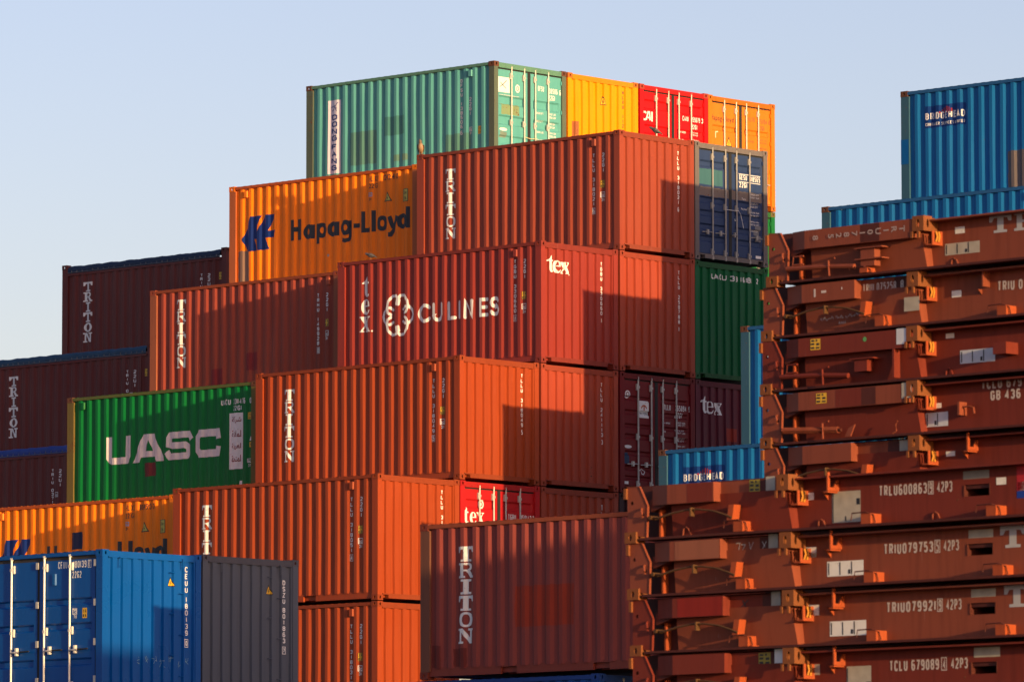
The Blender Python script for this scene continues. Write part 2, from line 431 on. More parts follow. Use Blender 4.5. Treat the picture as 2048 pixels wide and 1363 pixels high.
def paint_on(surf, polys, mat, parent, name='lettering', off=.0016, layer=.00004):
    bm = bmesh.new()
    for i, q in enumerate(polys):
        if len(q) < 3: continue
        z = i*layer if i < 60 else 60*layer
        if len(q) <= 4 or True:
            try:
                vs = [bm.verts.new((p[0], p[1], z)) for p in q]
                if len(q) > 4:
                    for tri in tessellate_polygon([[Vector((p[0], p[1], 0)) for p in q]]):
                        bm.faces.new([vs[t] for t in tri])
                else: bm.faces.new(vs)
            except ValueError: pass
    if not bm.verts: bm.free(); return None
    ax = 1 if surf.kind in ('D', 'SD') else 0
    lo = min(v.co[ax] for v in bm.verts); hi = max(v.co[ax] for v in bm.verts)
    for c in surf.cuts():
        if lo < c < hi:
            co = [0, 0, 0]; co[ax] = c; no = [0, 0, 0]; no[ax] = 1
            bmesh.ops.bisect_plane(bm, geom=bm.verts[:]+bm.edges[:]+bm.faces[:], plane_co=co, plane_no=no, dist=1e-6)
    if surf.kind in 'SE' and surf.amp:
        lo = min(v.co.y for v in bm.verts); hi = max(v.co.y for v in bm.verts)
        for c in ROWS:
            if lo < c < hi: bmesh.ops.bisect_plane(bm, geom=bm.verts[:]+bm.edges[:]+bm.faces[:], plane_co=(0, c, 0), plane_no=(0, 1, 0), dist=1e-6)
        off += .0008
    for v in bm.verts:
        v.co = surf.pos(v.co.x, v.co.y, off+v.co.z)
    me = bpy.data.meshes.new(name); bm.to_mesh(me); bm.free()
    # face outwards
    want = Vector((0, -1, 0)) if surf.kind in ('S', 'SD') else Vector((1, 0, 0))
    flip = [p for p in me.polygons if p.normal.dot(want) < 0]
    if flip:
        bm = bmesh.new(); bm.from_mesh(me); bm.faces.ensure_lookup_table()
        bmesh.ops.reverse_faces(bm, faces=[bm.faces[p.index] for p in flip]); bm.to_mesh(me); bm.free()
    return link(name, me, parent, mat)

# ------------------------------------------------------------------ shared container part meshes
def casting_mesh():
    """hollow corner fitting, local corner at 0,0,0 growing +x +y +z, oval holes on the x=0, y=0 faces and z=0 face"""
    ax, ay, az = .178, .162, .118
    mb = MB(); n = 12
    def plate(o, e1, e2, w, h, nrm, cx, cy, rx, ry, dpt):
        o, e1, e2, nrm = map(Vector, (o, e1, e2, nrm))
        outer = []; inner = []
        for k in range(n):
            a = 2*math.pi*(k+.5)/n
            c, s = math.cos(a), math.sin(a)
            inner.append((cx+rx*c, cy+ry*s))
            t = min((w-cx)/c if c > 1e-6 else 9, -cx/c if c < -1e-6 else 9, (h-cy)/s if s > 1e-6 else 9, -cy/s if s < -1e-6 else 9)
            outer.append((cx+c*t, cy+s*t))
        vs = [o+e1*p[0]+e2*p[1] for p in outer]+[o+e1*p[0]+e2*p[1] for p in inner]+[o+e1*p[0]+e2*p[1]+nrm*dpt for p in inner]
        fs = [(k, (k+1) % n, n+(k+1) % n, n+k) for k in range(n)]+[(n+k, n+(k+1) % n, 2*n+(k+1) % n, 2*n+k) for k in range(n)]
        # corners
        cs = [(0, 0), (w, 0), (w, h), (0, h)]
        b = len(vs)
        for q in cs:
            k = min(range(n), key=lambda k: (outer[k][0]-q[0])**2+(outer[k][1]-q[1])**2)
            # corner triangle between the two samples nearest the corner
            ks = sorted(range(n), key=lambda k: (outer[k][0]-q[0])**2+(outer[k][1]-q[1])**2)[:2]
            vs.append(o+e1*q[0]+e2*q[1]); fs.append((len(vs)-1, ks[0], ks[1]))
        mb.add(vs, fs)
    plate((0,0,0), (1,0,0), (0,0,1), ax, az, (0,1,0), ax/2, az/2, .024, .034, .02)
    plate((0,0,0), (0,1,0), (0,0,1), ay, az, (1,0,0), ay/2, az/2, .022, .034, .02)
    mb.add([(0,0,az),(ax,0,az),(ax,ay,az),(0,ay,az)], [(0,1,2,3)])
    mb.add([(ax,0,0),(ax,ay,0),(ax,ay,az),(ax,0,az)], [(0,1,2,3)])
    mb.add([(0,ay,0),(ax,ay,0),(ax,ay,az),(0,ay,az)], [(0,1,2,3)])
    mb.add([(0,0,0),(ax,0,0),(ax,ay,0),(0,ay,0)], [(0,1,2,3)])
    return mb.mesh('corner_casting')
M_CAST = casting_mesh()
_cast_by_mat = {}
def casting(parent, x, y, z, sx, sy, sz, mat, L=CL, W=CW, H=CH):
    key = mat.name
    if key not in _cast_by_mat:
        me = M_CAST.copy(); me.materials.append(mat); _cast_by_mat[key] = me
    o = link('corner_casting', _cast_by_mat[key], parent)
    o.location = (x, y, z); o.scale = (sx, sy, sz)
    return o

def wall_mesh(prof, z0, z1, base, axis='S', nz=1):
    mb = MB(); n = len(prof)
    vs = []
    for z in (z0, z1):
        for (u, d) in prof:
            vs.append((u, base+d, z) if axis == 'S' else (CL-base-d, u, z))
    mb.add(vs, [(i, i+1, n+i+1, n+i) for i in range(n-1)])
    me = mb.mesh('wall', fix=False)
    want = Vector((0, -1, 0)) if axis == 'S' else Vector((1, 0, 0))
    if me.polygons[n//2].normal.dot(want) < 0: me.flip_normals()
    return me
M_SIDE = wall_mesh(SIDE, .165, 2.50, .012)
M_FRONT = wall_mesh(FRONT, .14, 2.47, .012, 'E')
def roof_mesh(zt=2.583):
    prof = []; x = .19
    while x < 5.78:
        prof += [(x, -.02), (x+.02, 0), (x+.10, 0), (x+.12, -.02)]; x += .209
    prof.append((5.87, -.02))
    mb = MB(); n = len(prof); vs = [(p[0], .045, zt+p[1]) for p in prof]+[(p[0], CW-.045, zt+p[1]) for p in prof]
    mb.add(vs, [(i, i+1, n+i+1, n+i) for i in range(n-1)])
    return mb.mesh('roof')
M_ROOF = roof_mesh()
def rails_mesh():
    mb = MB()
    mb.box(.165, CL-.165, .005, .065, 2.505, 2.572)
    return mb.mesh('top_side_rail')
def bottom_rail():
    mb = MB()
    # channel with fork pocket openings
    y0, y1 = .035, .085
    cuts = [.16, 1.82, 2.18, 3.878, 4.238, CL-.16]
    for a, b in ((.16, 1.82), (2.18, 3.878), (4.238, CL-.16)): mb.box(a, b, y0, y1, .042, .19)
    for a, b in ((1.82, 2.18), (3.878, 4.238)):
        mb.box(a, b, y0, y1, .157, .19)
        mb.box(a, b, y0+.2, y0+.21, .042, .157)
    return mb.mesh('bottom_side_rail')
M_TRAIL, M_BRAIL = rails_mesh(), bottom_rail()
def sill_mesh():
    mb = MB(); x0, x1 = CL-.11, CL-.008
    mb.box(x0, x1, .33, CW-.33, .045, .145)
    for a, b in ((.162, .33), (CW-.33, CW-.162)): mb.box(x0, x1, a, b, .118, .145)
    return mb.mesh('end_sill')
M_SILL = sill_mesh()
M_HEAD = MB().box(CL-.10, CL-.006, .162, CW-.162, 2.455, 2.572).mesh('end_header')
def post_mesh(): return MB().prism([(CL-.168, .006), (CL-.004, .006), (CL-.004, .14), (CL-.09, .14), (CL-.09, .05), (CL-.168, .05)], 'z', .117, CH-.117).mesh('corner_post')
def postf_mesh(): return MB().prism([(.004, .006), (.215, .006), (.215, .052), (.10, .052), (.10, .12), (.004, .12)], 'z', .117, CH-.117).mesh('corner_post')
M_POSTN, M_POSTF = post_mesh(), postf_mesh()
M_FLOOR = MB().box(.1, CL-.12, .09, CW-.09, .065, .19).mesh('floor_panel')
M_VENT = MB().prism([(0, 0), (.012, -.035), (.10, -.035), (.112, 0)], 'z', 0, .15).mesh('vent_cover')
M_ROD = MB().tube([(0, 0, .03), (0, 0, 2.51)], .0185, 8).box(-.03, .012, -.028, .028, 2.485, 2.535).box(-.03, .012, -.028, .028, .045, .10).mesh('lock_rod')
M_BRKT = MB().box(-.03, .012, -.055, -.016, -.07, .07).box(-.03, .024, -.02, .02, -.025, .025).mesh('rod_bracket')
M_HANDLE = MB().tube([(.02, 0, 0), (.03, -.12, .01), (.03, -.38, -.005)], .012, 6).box(0, .045, -.23, -.17, -.045, .06).mesh('door_handle')
M_HINGE = MB().box(-.02, .02, -.05, .05, -.045, .045).mesh('hinge')
_mm = {}
def shared(me, mat):
    k = (me.name, mat.name)
    if k not in _mm:
        q = me.copy(); q.materials.clear(); q.materials.append(mat); _mm[k] = q
    return _mm[k]

def door_profile(ribs):
    """ribs: list of (z_top, z_bottom) recesses"""
    p = [(-9, 0)]
    for zt, zb in sorted(ribs, key=lambda r: r[1]):
        p += [(zb, 0), (zb+.03, .034), (zt-.035, .034), (zt, 0)]
    return p+[(9, 0)]
def leaf_mesh(y0, y1, z0, z1, ribs, base, axis='D', m=.09):
    prof = door_profile(ribs)
    zs = [z0]+[p[0] for p in prof if z0 < p[0] < z1]+[z1]
    ds = [interp(prof, z) for z in zs]
    mb = MB()
    def P(y, d, z): return (CL-base-d, y, z) if axis == 'D' else (y, base+d, z)
    ys = [y0, y0+m, y0+m+.03, y1-m-.03, y1-m, y1]
    vs = []
    for z, d in zip(zs, ds):
        for j, y in enumerate(ys): vs.append(P(y, d if j in (2, 3) else 0, z))
    k = 6; fs = []
    for i in range(len(zs)-1):
        for j in range(5): fs.append((i*k+j, i*k+j+1, (i+1)*k+j+1, (i+1)*k+j))
    b = len(vs)
    # back and rim for thickness
    for z in (z0, z1):
        for y in (y0, y1): vs.append(P(y, .05, z))
    t = (len(zs)-1)*k
    fs += [(0, 5, b+1, b), (t, t+5, b+3, b+2)]
    fs += [tuple([i*k for i in range(len(zs))]+[b+2, b]), tuple([i*k+5 for i in range(len(zs))]+[b+3, b+1])]
    mb.add(vs, fs)
    return mb.mesh('door')

# ------------------------------------------------------------------ the container builder
CONTS = {}
def container(key, pos, col, label, end='front', side='wall', rust=.15, fade=.3, cast=None, post=None, ribs=((2.2, 2.05), (1.6, 1.45), (1.0, .85), (.45, .3)),
              fillets=True, cat='container', group='shipping containers stacked in the yard', name='shipping_container', vents=(5.25,), rough=.42, streak=.42, header=None, rods_mat=None, gasket=True, sm=None, em=None, handle_z=.62):
    t = thing(name, pos, label, cat, group)
    seed = len(CONTS)*1.37+.5
    m = paint(f'{key}_paint', col, rust, fade, rough, seed, streak)
    worn = tuple(v*.72+r_*.10 for v, r_ in zip(col, (.13, .05, .025)))
    wm_ = paint(f'{key}_worn', worn, min(.6, rust+.22), .3, .5, seed+3, .45) if side != 'doors' else m
    cm = cast or wm_; pm = post or m; hm = header or wm_
    amp = 0. if key[:3] in ('hid', 'off', 'mid') else .0035+.010*min(rust, .35)
    sp, ep = Surf('S', SIDE, .014, seed, amp), Surf('E', FRONT, .016, seed+2, amp*1.2)
    # castings
    for x, sx in ((0, 1), (CL, -1)):
        for y, sy in ((0, 1), (CW, -1)):
            casting(t, x, y, 0, sx, sy, 1, cm)
            casting(t, x, y, CH, sx, sy, -1, cm)
    # posts
    for me, s in ((M_POSTN, 1), (M_POSTF, 1), (M_POSTN, -1), (M_POSTF, -1)):
        o = link('corner_post', shared(me, pm), t)
        if s < 0: o.scale = (1, -1, 1); o.location = (0, CW, 0)
    if side != 'tarp':
        for s in (1, -1):
            o = link('top_side_rail', shared(M_TRAIL, hm), t)
            if s < 0: o.scale = (1, -1, 1); o.location = (0, CW, 0)
        link('roof', shared(M_ROOF, m), t)
    for s in (1, -1):
        o = link('bottom_side_rail', shared(M_BRAIL, m), t)
        if s < 0: o.scale = (1, -1, 1); o.location = (0, CW, 0)
    link('floor_panel', shared(M_FLOOR, m), t)
    # side walls
    if side == 'wall':
        link('side_wall', sp.wall(.165, 2.50) if amp else shared(M_SIDE, m), t, sm or m)
        for vx in vents:
            o = link('vent_cover', shared(M_VENT, m), t); o.location = (vx, .016, 2.30)
    o = link('side_wall', shared(M_SIDE, m), t); o.scale = (1, -1, 1); o.location = (0, CW, 0)
    # far end wall (rear)
    o = link('end_wall', shared(M_FRONT, m), t); o.scale = (-1, 1, 1); o.location = (CL, 0, 0)
    o = link('end_header', shared(M_HEAD, hm), t); o.scale = (-1, 1, 1); o.location = (CL, 0, 0)
    o = link('end_sill', shared(M_SILL, m), t); o.scale = (-1, 1, 1); o.location = (CL, 0, 0)
    # near end
    link('end_header', shared(M_HEAD, hm), t); link('end_sill', shared(M_SILL, hm), t)
    if end == 'front':
        link('end_wall', ep.wall(.14, 2.47) if amp else shared(M_FRONT, m), t, em or m)
    else:
        prof = door_profile(ribs)
        ep = Surf('D', prof, .045)
        gk = RUBBER()
        gal = rods_mat or GALV()
        zt, zb = 2.425, .16
        for k, (ya, yb) in enumerate(((.10, 1.165), (1.262, 2.335))):
            lf = link('door', leaf_mesh(ya, yb, zb, zt, ribs, .045), t, em or m)
            for ry in ((.605, 1.035) if k == 0 else (1.405, 1.845)):
                r = link('lock_rod', shared(M_ROD, gal), lf); r.location = (CL-.018, ry, 0)
                for z in (2.29, 1.22, .20):
                    q = link('rod_bracket', shared(M_BRKT, gal), lf); q.location = (CL-.012, ry, z)
                q = link('handle', shared(M_HANDLE, gal), lf); q.location = (CL-.02, ry, handle_z+(0 if ry in (.605, 1.845) else .0))
                if ry > 1.3: q.scale = (1, -1, 1) if ry > 1.5 else (1, .5, 1)
            for z in (2.30, 1.62, .95, .30):
                q = link('hinge', shared(M_HINGE, m), lf); q.location = (CL-.035, .12 if k == 0 else 2.325, z)
        g = MB().box(CL-.08, CL-.036, 1.168, 1.259, .15, 2.435).box(CL-.09, CL-.052, .10, 2.335, 2.426, 2.454)
        g.build('door_gasket', gk if gasket else gk, t)
        MB().box(CL-.12, CL-.09, .05, CW-.05, .14, 2.46).build('door_backing', gk, t)
    c = dict(t=t, m=m, S=sp, E=ep, key=key)
    CONTS[key] = c
    return c

def marks(c, face, polys, mat=None, name='lettering', off=.0016):
    return paint_on(c[face], polys, mat or WHITE(), c['t'], name, off)
def patch(c, face, x0, z0, x1, z1, col, name='repaint_patch', rust=.1, off=.0009):
    m = paint(f'{c["key"]}_patch_{len(c["t"].children)}', col, rust, .4, .5, x0*3+z0, .5)
    R_ = random.Random(int(x0*1000+z0*77)); w_, h_ = x1-x0, z1-z0; pts = []
    def run(a, b):
        k = max(2, int(math.hypot(b[0]-a[0], b[1]-a[1])/.07))
        for i in range(k): pts.append((a[0]+(b[0]-a[0])*i/k+R_.uniform(-.009, .009), a[1]+(b[1]-a[1])*i/k+R_.uniform(-.009, .009)))
    cs = [(x0, z0), (x1, z0), (x1, z1), (x0, z1)]
    for i in range(4): run(cs[i], cs[(i+1) % 4])
    return paint_on(c[face], [pts], m, c['t'], name, off)
def sticker(c, face, x0, z0, x1, z1, mat=None, name='label_plate', lines=(), dark=None):
    o = paint_on(c[face], [rect(x0, z0, x1, z1)], mat or WHITE(), c['t'], name, .0022)
    if lines: paint_on(c[face], list(lines), dark or BLACKP(), c['t'], 'label_print', .0034)
    return o
def triton(c, face='S', x=.85, zt=2.19, w=.31, pitch=.262, h=.245, s='TRITON', mat=None):
    ps = []
    for i, ch in enumerate(s):
        ps += xf(SLAB[ch], x+(.02 if ch in 'O' else 0), zt-h-pitch*i, w*(.92 if ch == 'O' else 1), h)
    return marks(c, face, ps, mat, 'brand_lettering')
def codes(c, num, chk, size='22G1', x=5.266, xs=5.546, z0=2.15, z1=1.0, yel=True, mat=None):
    """the column of code letters near the right end of a long side"""
    marks(c, 'S', stack(num, x, z0, z1), mat)
    marks(c, 'S', stack(chk, x, z1-.04, z1-.17, w=.05)+frame(x-.045, z1-.175, x+.045, z1-.035, .009), mat, 'check_digit')
    marks(c, 'S', stack(size, xs, z0, z0-.44), mat)
    if yel:
        sticker(c, 'S', xs-.075, 1.38, xs+.045, 1.55, YELLOW(), 'height_sign', word('2.6', xs-.06, 1.475, .055, .09, .02)+word('8.6', xs-.06, 1.395, .055, .09, .02)+frame(xs-.073, 1.382, xs+.043, 1.548, .008))
    marks(c, 'S', frame(xs-.075, 1.17, xs+.045, 1.29, .012)+word('ic', xs-.055, 1.19, .075, .08, .03)+word('31', xs-.055, 1.085, .065, .08, .03), mat, 'registration_mark')
def endcode(c, num, chk, x=1.966, z0=2.32, z1=1.14, face='E', mat=None):
    marks(c, face, stack(num, x, z0, z1, w=.062, bold=.02), mat)
    marks(c, face, stack(chk, x, z1-.04, z1-.165, w=.05), mat, 'check_digit')
def tiny(c, face, x, z, n, mat=None, w=.2, step=.085, h=.036, seed=1):
    """rows of small weight-and-capacity print"""
    R = random.Random(seed); ps = []
    for i in range(n):
        s = ''.join(R.choice('0123456789') for _ in range(5))+' '+R.choice(['KGS', 'LBS', 'CUM', 'CFT'])
        ps += word(s, x, z-step*i-(.035 if i % 2 == 0 else 0), h, w, .02)
    o = marks(c, face, ps, mat, 'weight_table'); o['kind'] = 'stuff'

# ------------------------------------------------------------------ ground
TH = 2.61078
GZ = -2*TH+.02
g = MB().box(-900, 900, -900, 900, GZ-.5, GZ).build('ground', plain('yard_asphalt', (.06, .058, .055), .85, 0, .3))
tag(g, kind='structure')

def zt(t): return t*TH-CH
# colours
C_TRI = srgb(142, 64, 46); C_TRI2 = srgb(148, 62, 30); C_OLD = srgb(154, 64, 44); C_TEX = srgb(136, 50, 42)
C_BRN = srgb(98, 44, 42); C_BLUE = srgb(14, 98, 158); C_ORA = srgb(252, 128, 6)

# ================= front block, level by level from the top
G1 = 'containers in the main stack of the yard'
c = container('TLLU318021', (-6.065, 7.481, zt(5)), C_TRI, 'red brown TRITON container coded 318021 with a pigeon on its roof edge', rust=.13, group=G1)
triton(c); codes(c, 'TLLU 318021', '6'); endcode(c, 'TLLU 318021', '6')

c = container('GESU', (-6.078, 9.959, zt(5)), srgb(42, 60, 98), 'faded dark blue container doors coded GESU 818565 with a pale green patch', end='door', rust=.25, fade=.7, group=G1,
              ribs=((2.21, 2.05), (1.41, 1.26), (1.12, .97), (.82, .67), (.56, .41)), cast=paint('grey_faded_header', srgb(104, 98, 98), .4, .3, .6, 5), header=paint('grey_faded_header', (0,0,0)), post=paint('grey_faded_header', (0,0,0)), rods_mat=plain('dull_lock_rod_steel', (.30, .29, .28), .55, .1))
patch(c, 'E', .12, 1.67, .97, 2.02, srgb(58, 100, 108), rust=.4); patch(c, 'E', .12, 1.42, 2.28, 1.62, srgb(110, 100, 96), rust=.5)
marks(c, 'E', word('GESU', 1.52, 1.88, .115, .26, .03)+word('818565', 1.86, 1.87, .115, .36, .03)+word('22G1', 1.52, 1.71, .115, .26, .03)+[rect(1.50, 2.00, 2.23, 2.015), rect(1.50, 1.83, 2.23, 1.845)])
tiny(c, 'E', 1.90, 1.60, 9, w=.28, step=.10, seed=3)
marks(c, 'E', word('Tare', 1.60, 1.44, .045, .13)+word('Payload', 1.58, 1.22, .045, .2)+frame(1.36, .95, 1.42, 1.0, .012)+[rect(2.06, .18, 2.24, .24)], name='door_print')
patch(c, 'E', 2.04, .55, 2.24, .90, srgb(110, 112, 118), 'pale_plate')
MB().tube([(CL+.01, 1.035, 1.17), (CL+.02, 1.22, 1.165), (CL+.01, 1.43, 1.18), (CL+.015, 1.50, 1.10), (CL+.01, 1.60, .80)], .006, 5).build('seal_cord', WHITE(), c['t'])

c = container('TGBU330660', (-6.062, 4.986, zt(4)), C_TEX, 'dark red container with white CULINES flower logo and vertical tex lettering', rust=.13, group=G1)
t_, e_, x_ = lc_tex()
marks(c, 'S', xf(t_, .735, 1.77, .21, .45)+xf(e_, .715, 1.385, .25, .34)+xf(x_, .67, 1.01, .31, .34)+[arc(1.03, 1.02, .02, .02, 0, 330, 8)], name='brand_lettering')
W0 = .064
fl = []
cx, cz = 1.81, 1.31
fl += stroke([(1.83, 1.56), (1.845, 1.66), (1.77, 1.77), (1.64, 1.77), (1.53, 1.66), (1.50, 1.50), (1.52, 1.38), (1.60, 1.33)], W0)
fl += stroke([(1.78, 1.57), (1.80, 1.67), (1.88, 1.77), (2.01, 1.77), (2.10, 1.64), (2.12, 1.50), (2.08, 1.38), (2.01, 1.35)], W0)
fl += stroke([(1.66, 1.44), (1.58, 1.50), (1.48, 1.49), (1.39, 1.40), (1.36, 1.30), (1.39, 1.20), (1.48, 1.11), (1.58, 1.10), (1.66, 1.15)], W0)
fl += stroke([(1.97, 1.44), (2.05, 1.50), (2.15, 1.49), (2.24, 1.40), (2.275, 1.30), (2.24, 1.20), (2.15, 1.11), (2.05, 1.10), (1.97, 1.15)], W0)
fl += stroke([(1.83, 1.04), (1.845, .94), (1.77, .86), (1.64, .85), (1.53, .96), (1.50, 1.10), (1.52, 1.22), (1.60, 1.27)], W0)
fl += stroke([(1.78, 1.03), (1.80, .93), (1.88, .84), (2.01, .85), (2.10, .97), (2.12, 1.11), (2.08, 1.22), (2.01, 1.26)], W0)
fl = [[(1.815+(p[0]-1.815)*.985, 1.305+(p[1]-1.305)*.92) for p in q] for q in fl]
marks(c, 'S', fl, name='flower_logo')
W1 = .076
cu = stroke(arc(2.62, 1.29, .17, .17, 45, 315, 14), W1)
cu += stroke([(2.90, 1.46), (2.90, 1.24)]+arc(3.01, 1.24, .11, .12, 180, 360, 8)+[(3.12, 1.46)], W1)
cu += stroke([(3.32, 1.46), (3.32, 1.13), (3.52, 1.13)], W1)+stroke([(3.65, 1.46), (3.65, 1.13)], W1)
cu += stroke([(3.82, 1.12), (3.82, 1.46), (4.03, 1.13), (4.03, 1.46)], W1)
cu += stroke([(4.46, 1.46), (4.27, 1.46), (4.27, 1.13), (4.46, 1.13)], W1)+stroke([(4.30, 1.295), (4.43, 1.295)], W1)
cu += stroke(arc(4.69, 1.38, .095, .085, 20, 270, 9)+arc(4.69, 1.21, .10, .085, 90, -160, 9), W1)
marks(c, 'S', cu, name='line_lettering')
codes(c, 'TGBU 330660', '1', z0=2.25, z1=1.10); endcode(c, 'TGBU 330660', '1', z0=2.30, z1=1.14)
marks(c, 'E', xf(t_, .235, 1.94, .16, .36)+xf(e_, .42, 1.94, .22, .265)+xf(x_, .645, 1.94, .27, .25)+[arc(.935, 1.935, .014, .014, 0, 330, 8)], name='brand_lettering')

c = container('TLLU250788', (-6.054, 7.477, zt(4)), C_OLD, 'scratched red brown container end coded TLLU 250788, between the tex and green ones', rust=.3, fade=.5, group=G1)
endcode(c, 'TLLU 250788', '1'); triton(c)
c = container('UACU331681', (-6.078, 9.946, zt(4)), srgb(3, 88, 50), 'dark green container end lettered UACU 331681 2 under the blue doors', rust=.3, fade=.4, group=G1)
marks(c, 'E', word('UACU', .56, 2.22, .12, .50, .02, gap=.5)+word('331681', 1.22, 2.22, .12, .72, .02, gap=.3)+word('2', 2.05, 2.22, .12, .06, .02))

c = container('TLLU318049', (-6.066, 2.489, zt(3)), C_TRI2, 'bright red orange container coded 318049 on its side and on its half sunlit end', rust=.11, fade=.2, group=G1)
triton(c); codes(c, 'TLLU 318049', '5'); endcode(c, 'TLLU 318049', '5', z0=2.34, z1=1.20)
c = container('TLLU241113', (-6.05, 4.971, zt(3)), C_OLD, 'worn rusty brown container end coded TLLU 241113 under the tex container', rust=.35, fade=.5, group=G1)
endcode(c, 'TLLU 241113', '3'); triton(c)
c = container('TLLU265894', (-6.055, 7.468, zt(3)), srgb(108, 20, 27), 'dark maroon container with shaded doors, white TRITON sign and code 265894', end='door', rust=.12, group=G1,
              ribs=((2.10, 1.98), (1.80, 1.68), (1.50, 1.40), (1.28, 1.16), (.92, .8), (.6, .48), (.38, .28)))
sticker(c, 'E', .66, 1.64, .97, 2.01, WHITE(), 'brand_sign', stroke(arc(.815, 1.80, .09, .11, 150, 30, 6), .03)+[rect(.80, 1.80, .835, 1.92)], paint('orange_logo_paint', srgb(180, 80, 40), 0, .1))
marks(c, 'E', word('TRITON', .68, 1.71, .05, .27, .03), BLACKP(), 'brand_print', .0036)
marks(c, 'E', word('TLLU', 1.46, 1.86, .12, .22, .03)+word('265894', 1.83, 1.86, .12, .36, .03)+word('9', 2.26, 1.86, .12, .05, .03)+word('22G1', 1.84, 1.71, .11, .23, .03))
marks(c, 'E', ring(.29, 2.12, .085, .085, .03, .03)+ring(.29, 2.12, .035, .035, .03, .03), name='ring_emblem')
tiny(c, 'E', 1.85, 1.62, 7, w=.30, step=.085, seed=8)
marks(c, 'E', word('MAX GROSS', 1.42, 1.56, .035, .24, .02)+word('TARE', 1.42, 1.37, .035, .1, .02)+word('NET', 1.42, 1.2, .035, .1, .02), name='door_print')
marks(c, 'E', xf([arc(0, 0, .12, .035, 0, 345, 16)], .30, .995, 1, 1)+[rect(.17, .19, .31, .25)], name='small_labels')
patch(c, 'E', .12, .62, .33, .87, srgb(40, 60, 90)); marks(c, 'E', stroke([(.70, .50), (.76, .54), (.84, .50), (.80, .42), (.74, .43), (.72, .48)], .02), name='tape_scrap')
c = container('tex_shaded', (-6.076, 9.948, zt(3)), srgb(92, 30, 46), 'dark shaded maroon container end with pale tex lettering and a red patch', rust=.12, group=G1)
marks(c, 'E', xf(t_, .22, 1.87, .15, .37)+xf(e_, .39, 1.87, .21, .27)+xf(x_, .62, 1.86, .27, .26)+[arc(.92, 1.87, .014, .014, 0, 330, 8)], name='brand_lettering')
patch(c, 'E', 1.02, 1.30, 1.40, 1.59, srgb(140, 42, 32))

c = container('TLLU318051', (-6.037, .021, zt(2)), C_TRI2, 'bright red orange container coded 318051 resting on the lowest orange one', rust=.11, fade=.2, group=G1)
triton(c); codes(c, 'TLLU 318051', '4'); endcode(c, 'TLLU 318051', '4', z0=2.36, z1=1.22)
c = container('TGBU350142', (-6.049, 2.491, zt(2)), srgb(176, 24, 28), 'crimson container doors with a big white tex and code TGBU 350142', end='door', rust=.12, fade=.2, group=G1,
              ribs=((2.22, 2.02), (1.62, 1.42), (1.0, .8), (.42, .25)))
marks(c, 'E', xf(t_, .14, 1.70, .15, .34)+xf(e_, .33, 1.70, .20, .25)+xf(x_, .535, 1.70, .23, .25), name='brand_lettering')
marks(c, 'E', ring(.70, 2.125, .09, .095, .035, .035)+[arc(.70, 2.125, .03, .04, 0, 330, 10)], name='ring_emblem')
marks(c, 'E', word('TGBU', 1.50, 1.84, .12, .24, .03)+word('350142', 1.87, 1.84, .12, .34, .03)+word('3', 2.25, 1.84, .12, .05, .03))
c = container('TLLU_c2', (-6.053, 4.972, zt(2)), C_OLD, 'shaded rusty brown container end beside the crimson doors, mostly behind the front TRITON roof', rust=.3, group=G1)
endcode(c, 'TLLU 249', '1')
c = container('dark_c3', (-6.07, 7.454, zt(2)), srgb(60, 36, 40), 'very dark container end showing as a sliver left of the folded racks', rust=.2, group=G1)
c = container('TLLU318031', (-6.041, .022, zt(1)), C_TRI2, 'lowest bright red orange container, coded 31803, beside the grey container', rust=.11, fade=.2, group=G1)
triton(c); codes(c, 'TLLU 318031', '1')

# ================= second block, one container length behind
G2 = 'containers in the row behind the main stack'
RO = paint('rusted_corner_paint', srgb(92, 60, 48), .6, .3, .7, 4)
c = container('DFSU', (-13.166, 11.109, zt(6)), srgb(82, 154, 154), 'pale sea green container with a vertical DONG FANG panel', end='door', rust=.22, fade=.6, group=G2, cast=RO, post=paint('worn_green_post', srgb(84, 96, 84), .5, .5, .6, 6),
              ribs=((1.83, 1.61), (1.38, 1.15), (.92, .7), (.46, .28)), header=paint('worn_green_rail', srgb(84, 128, 110), .45, .5, .6, 6))
sticker(c, 'S', .71, .45, 1.10, 2.18, plain('pale_lilac_panel', (.60, .58, .70), .5, 0, .1), 'name_panel')
marks(c, 'S', stack('DONG', .91, 1.86, 1.20, w=.20, bold=.01, fill=.80)+stack('FANG', .91, 1.16, .50, w=.20, bold=.01, fill=.80), paint('navy_lettering', srgb(20, 50, 120), 0, .1), 'name_lettering', .0036)
marks(c, 'S', stroke([(.82, 1.93), (.92, 2.0), (1.02, 2.12)], .018)+stroke([(.80, 2.02), (.90, 2.05), (.99, 1.92)], .018)+stroke([(.88, 2.12), (.93, 2.04)], .014)+stroke([(.94, 2.0), (1.0, 1.98)], .012), paint('navy_lettering', (0, 0, 0)), 'bird_logo', .0036)
marks(c, 'S', stack('DFSU 138506', 4.988, 2.28, 1.12)+stack('6', 4.988, 1.09, .97), name='code_lettering'); marks(c, 'S', stack('22G1', 5.266, 1.84, 1.40))
marks(c, 'S', frame(5.24, 1.04, 5.35, 1.14, .012)+word('ic', 5.255, 1.06, .06, .07, .03)+word('37', 5.255, .97, .05, .07, .03), name='registration_mark')
sticker(c, 'S', 5.51, .96, 5.62, 1.14, YELLOW(), 'height_sign', word('2.6', 5.53, 1.06, .05, .07, .02)+word('8.6', 5.53, .98, .05, .07, .02))
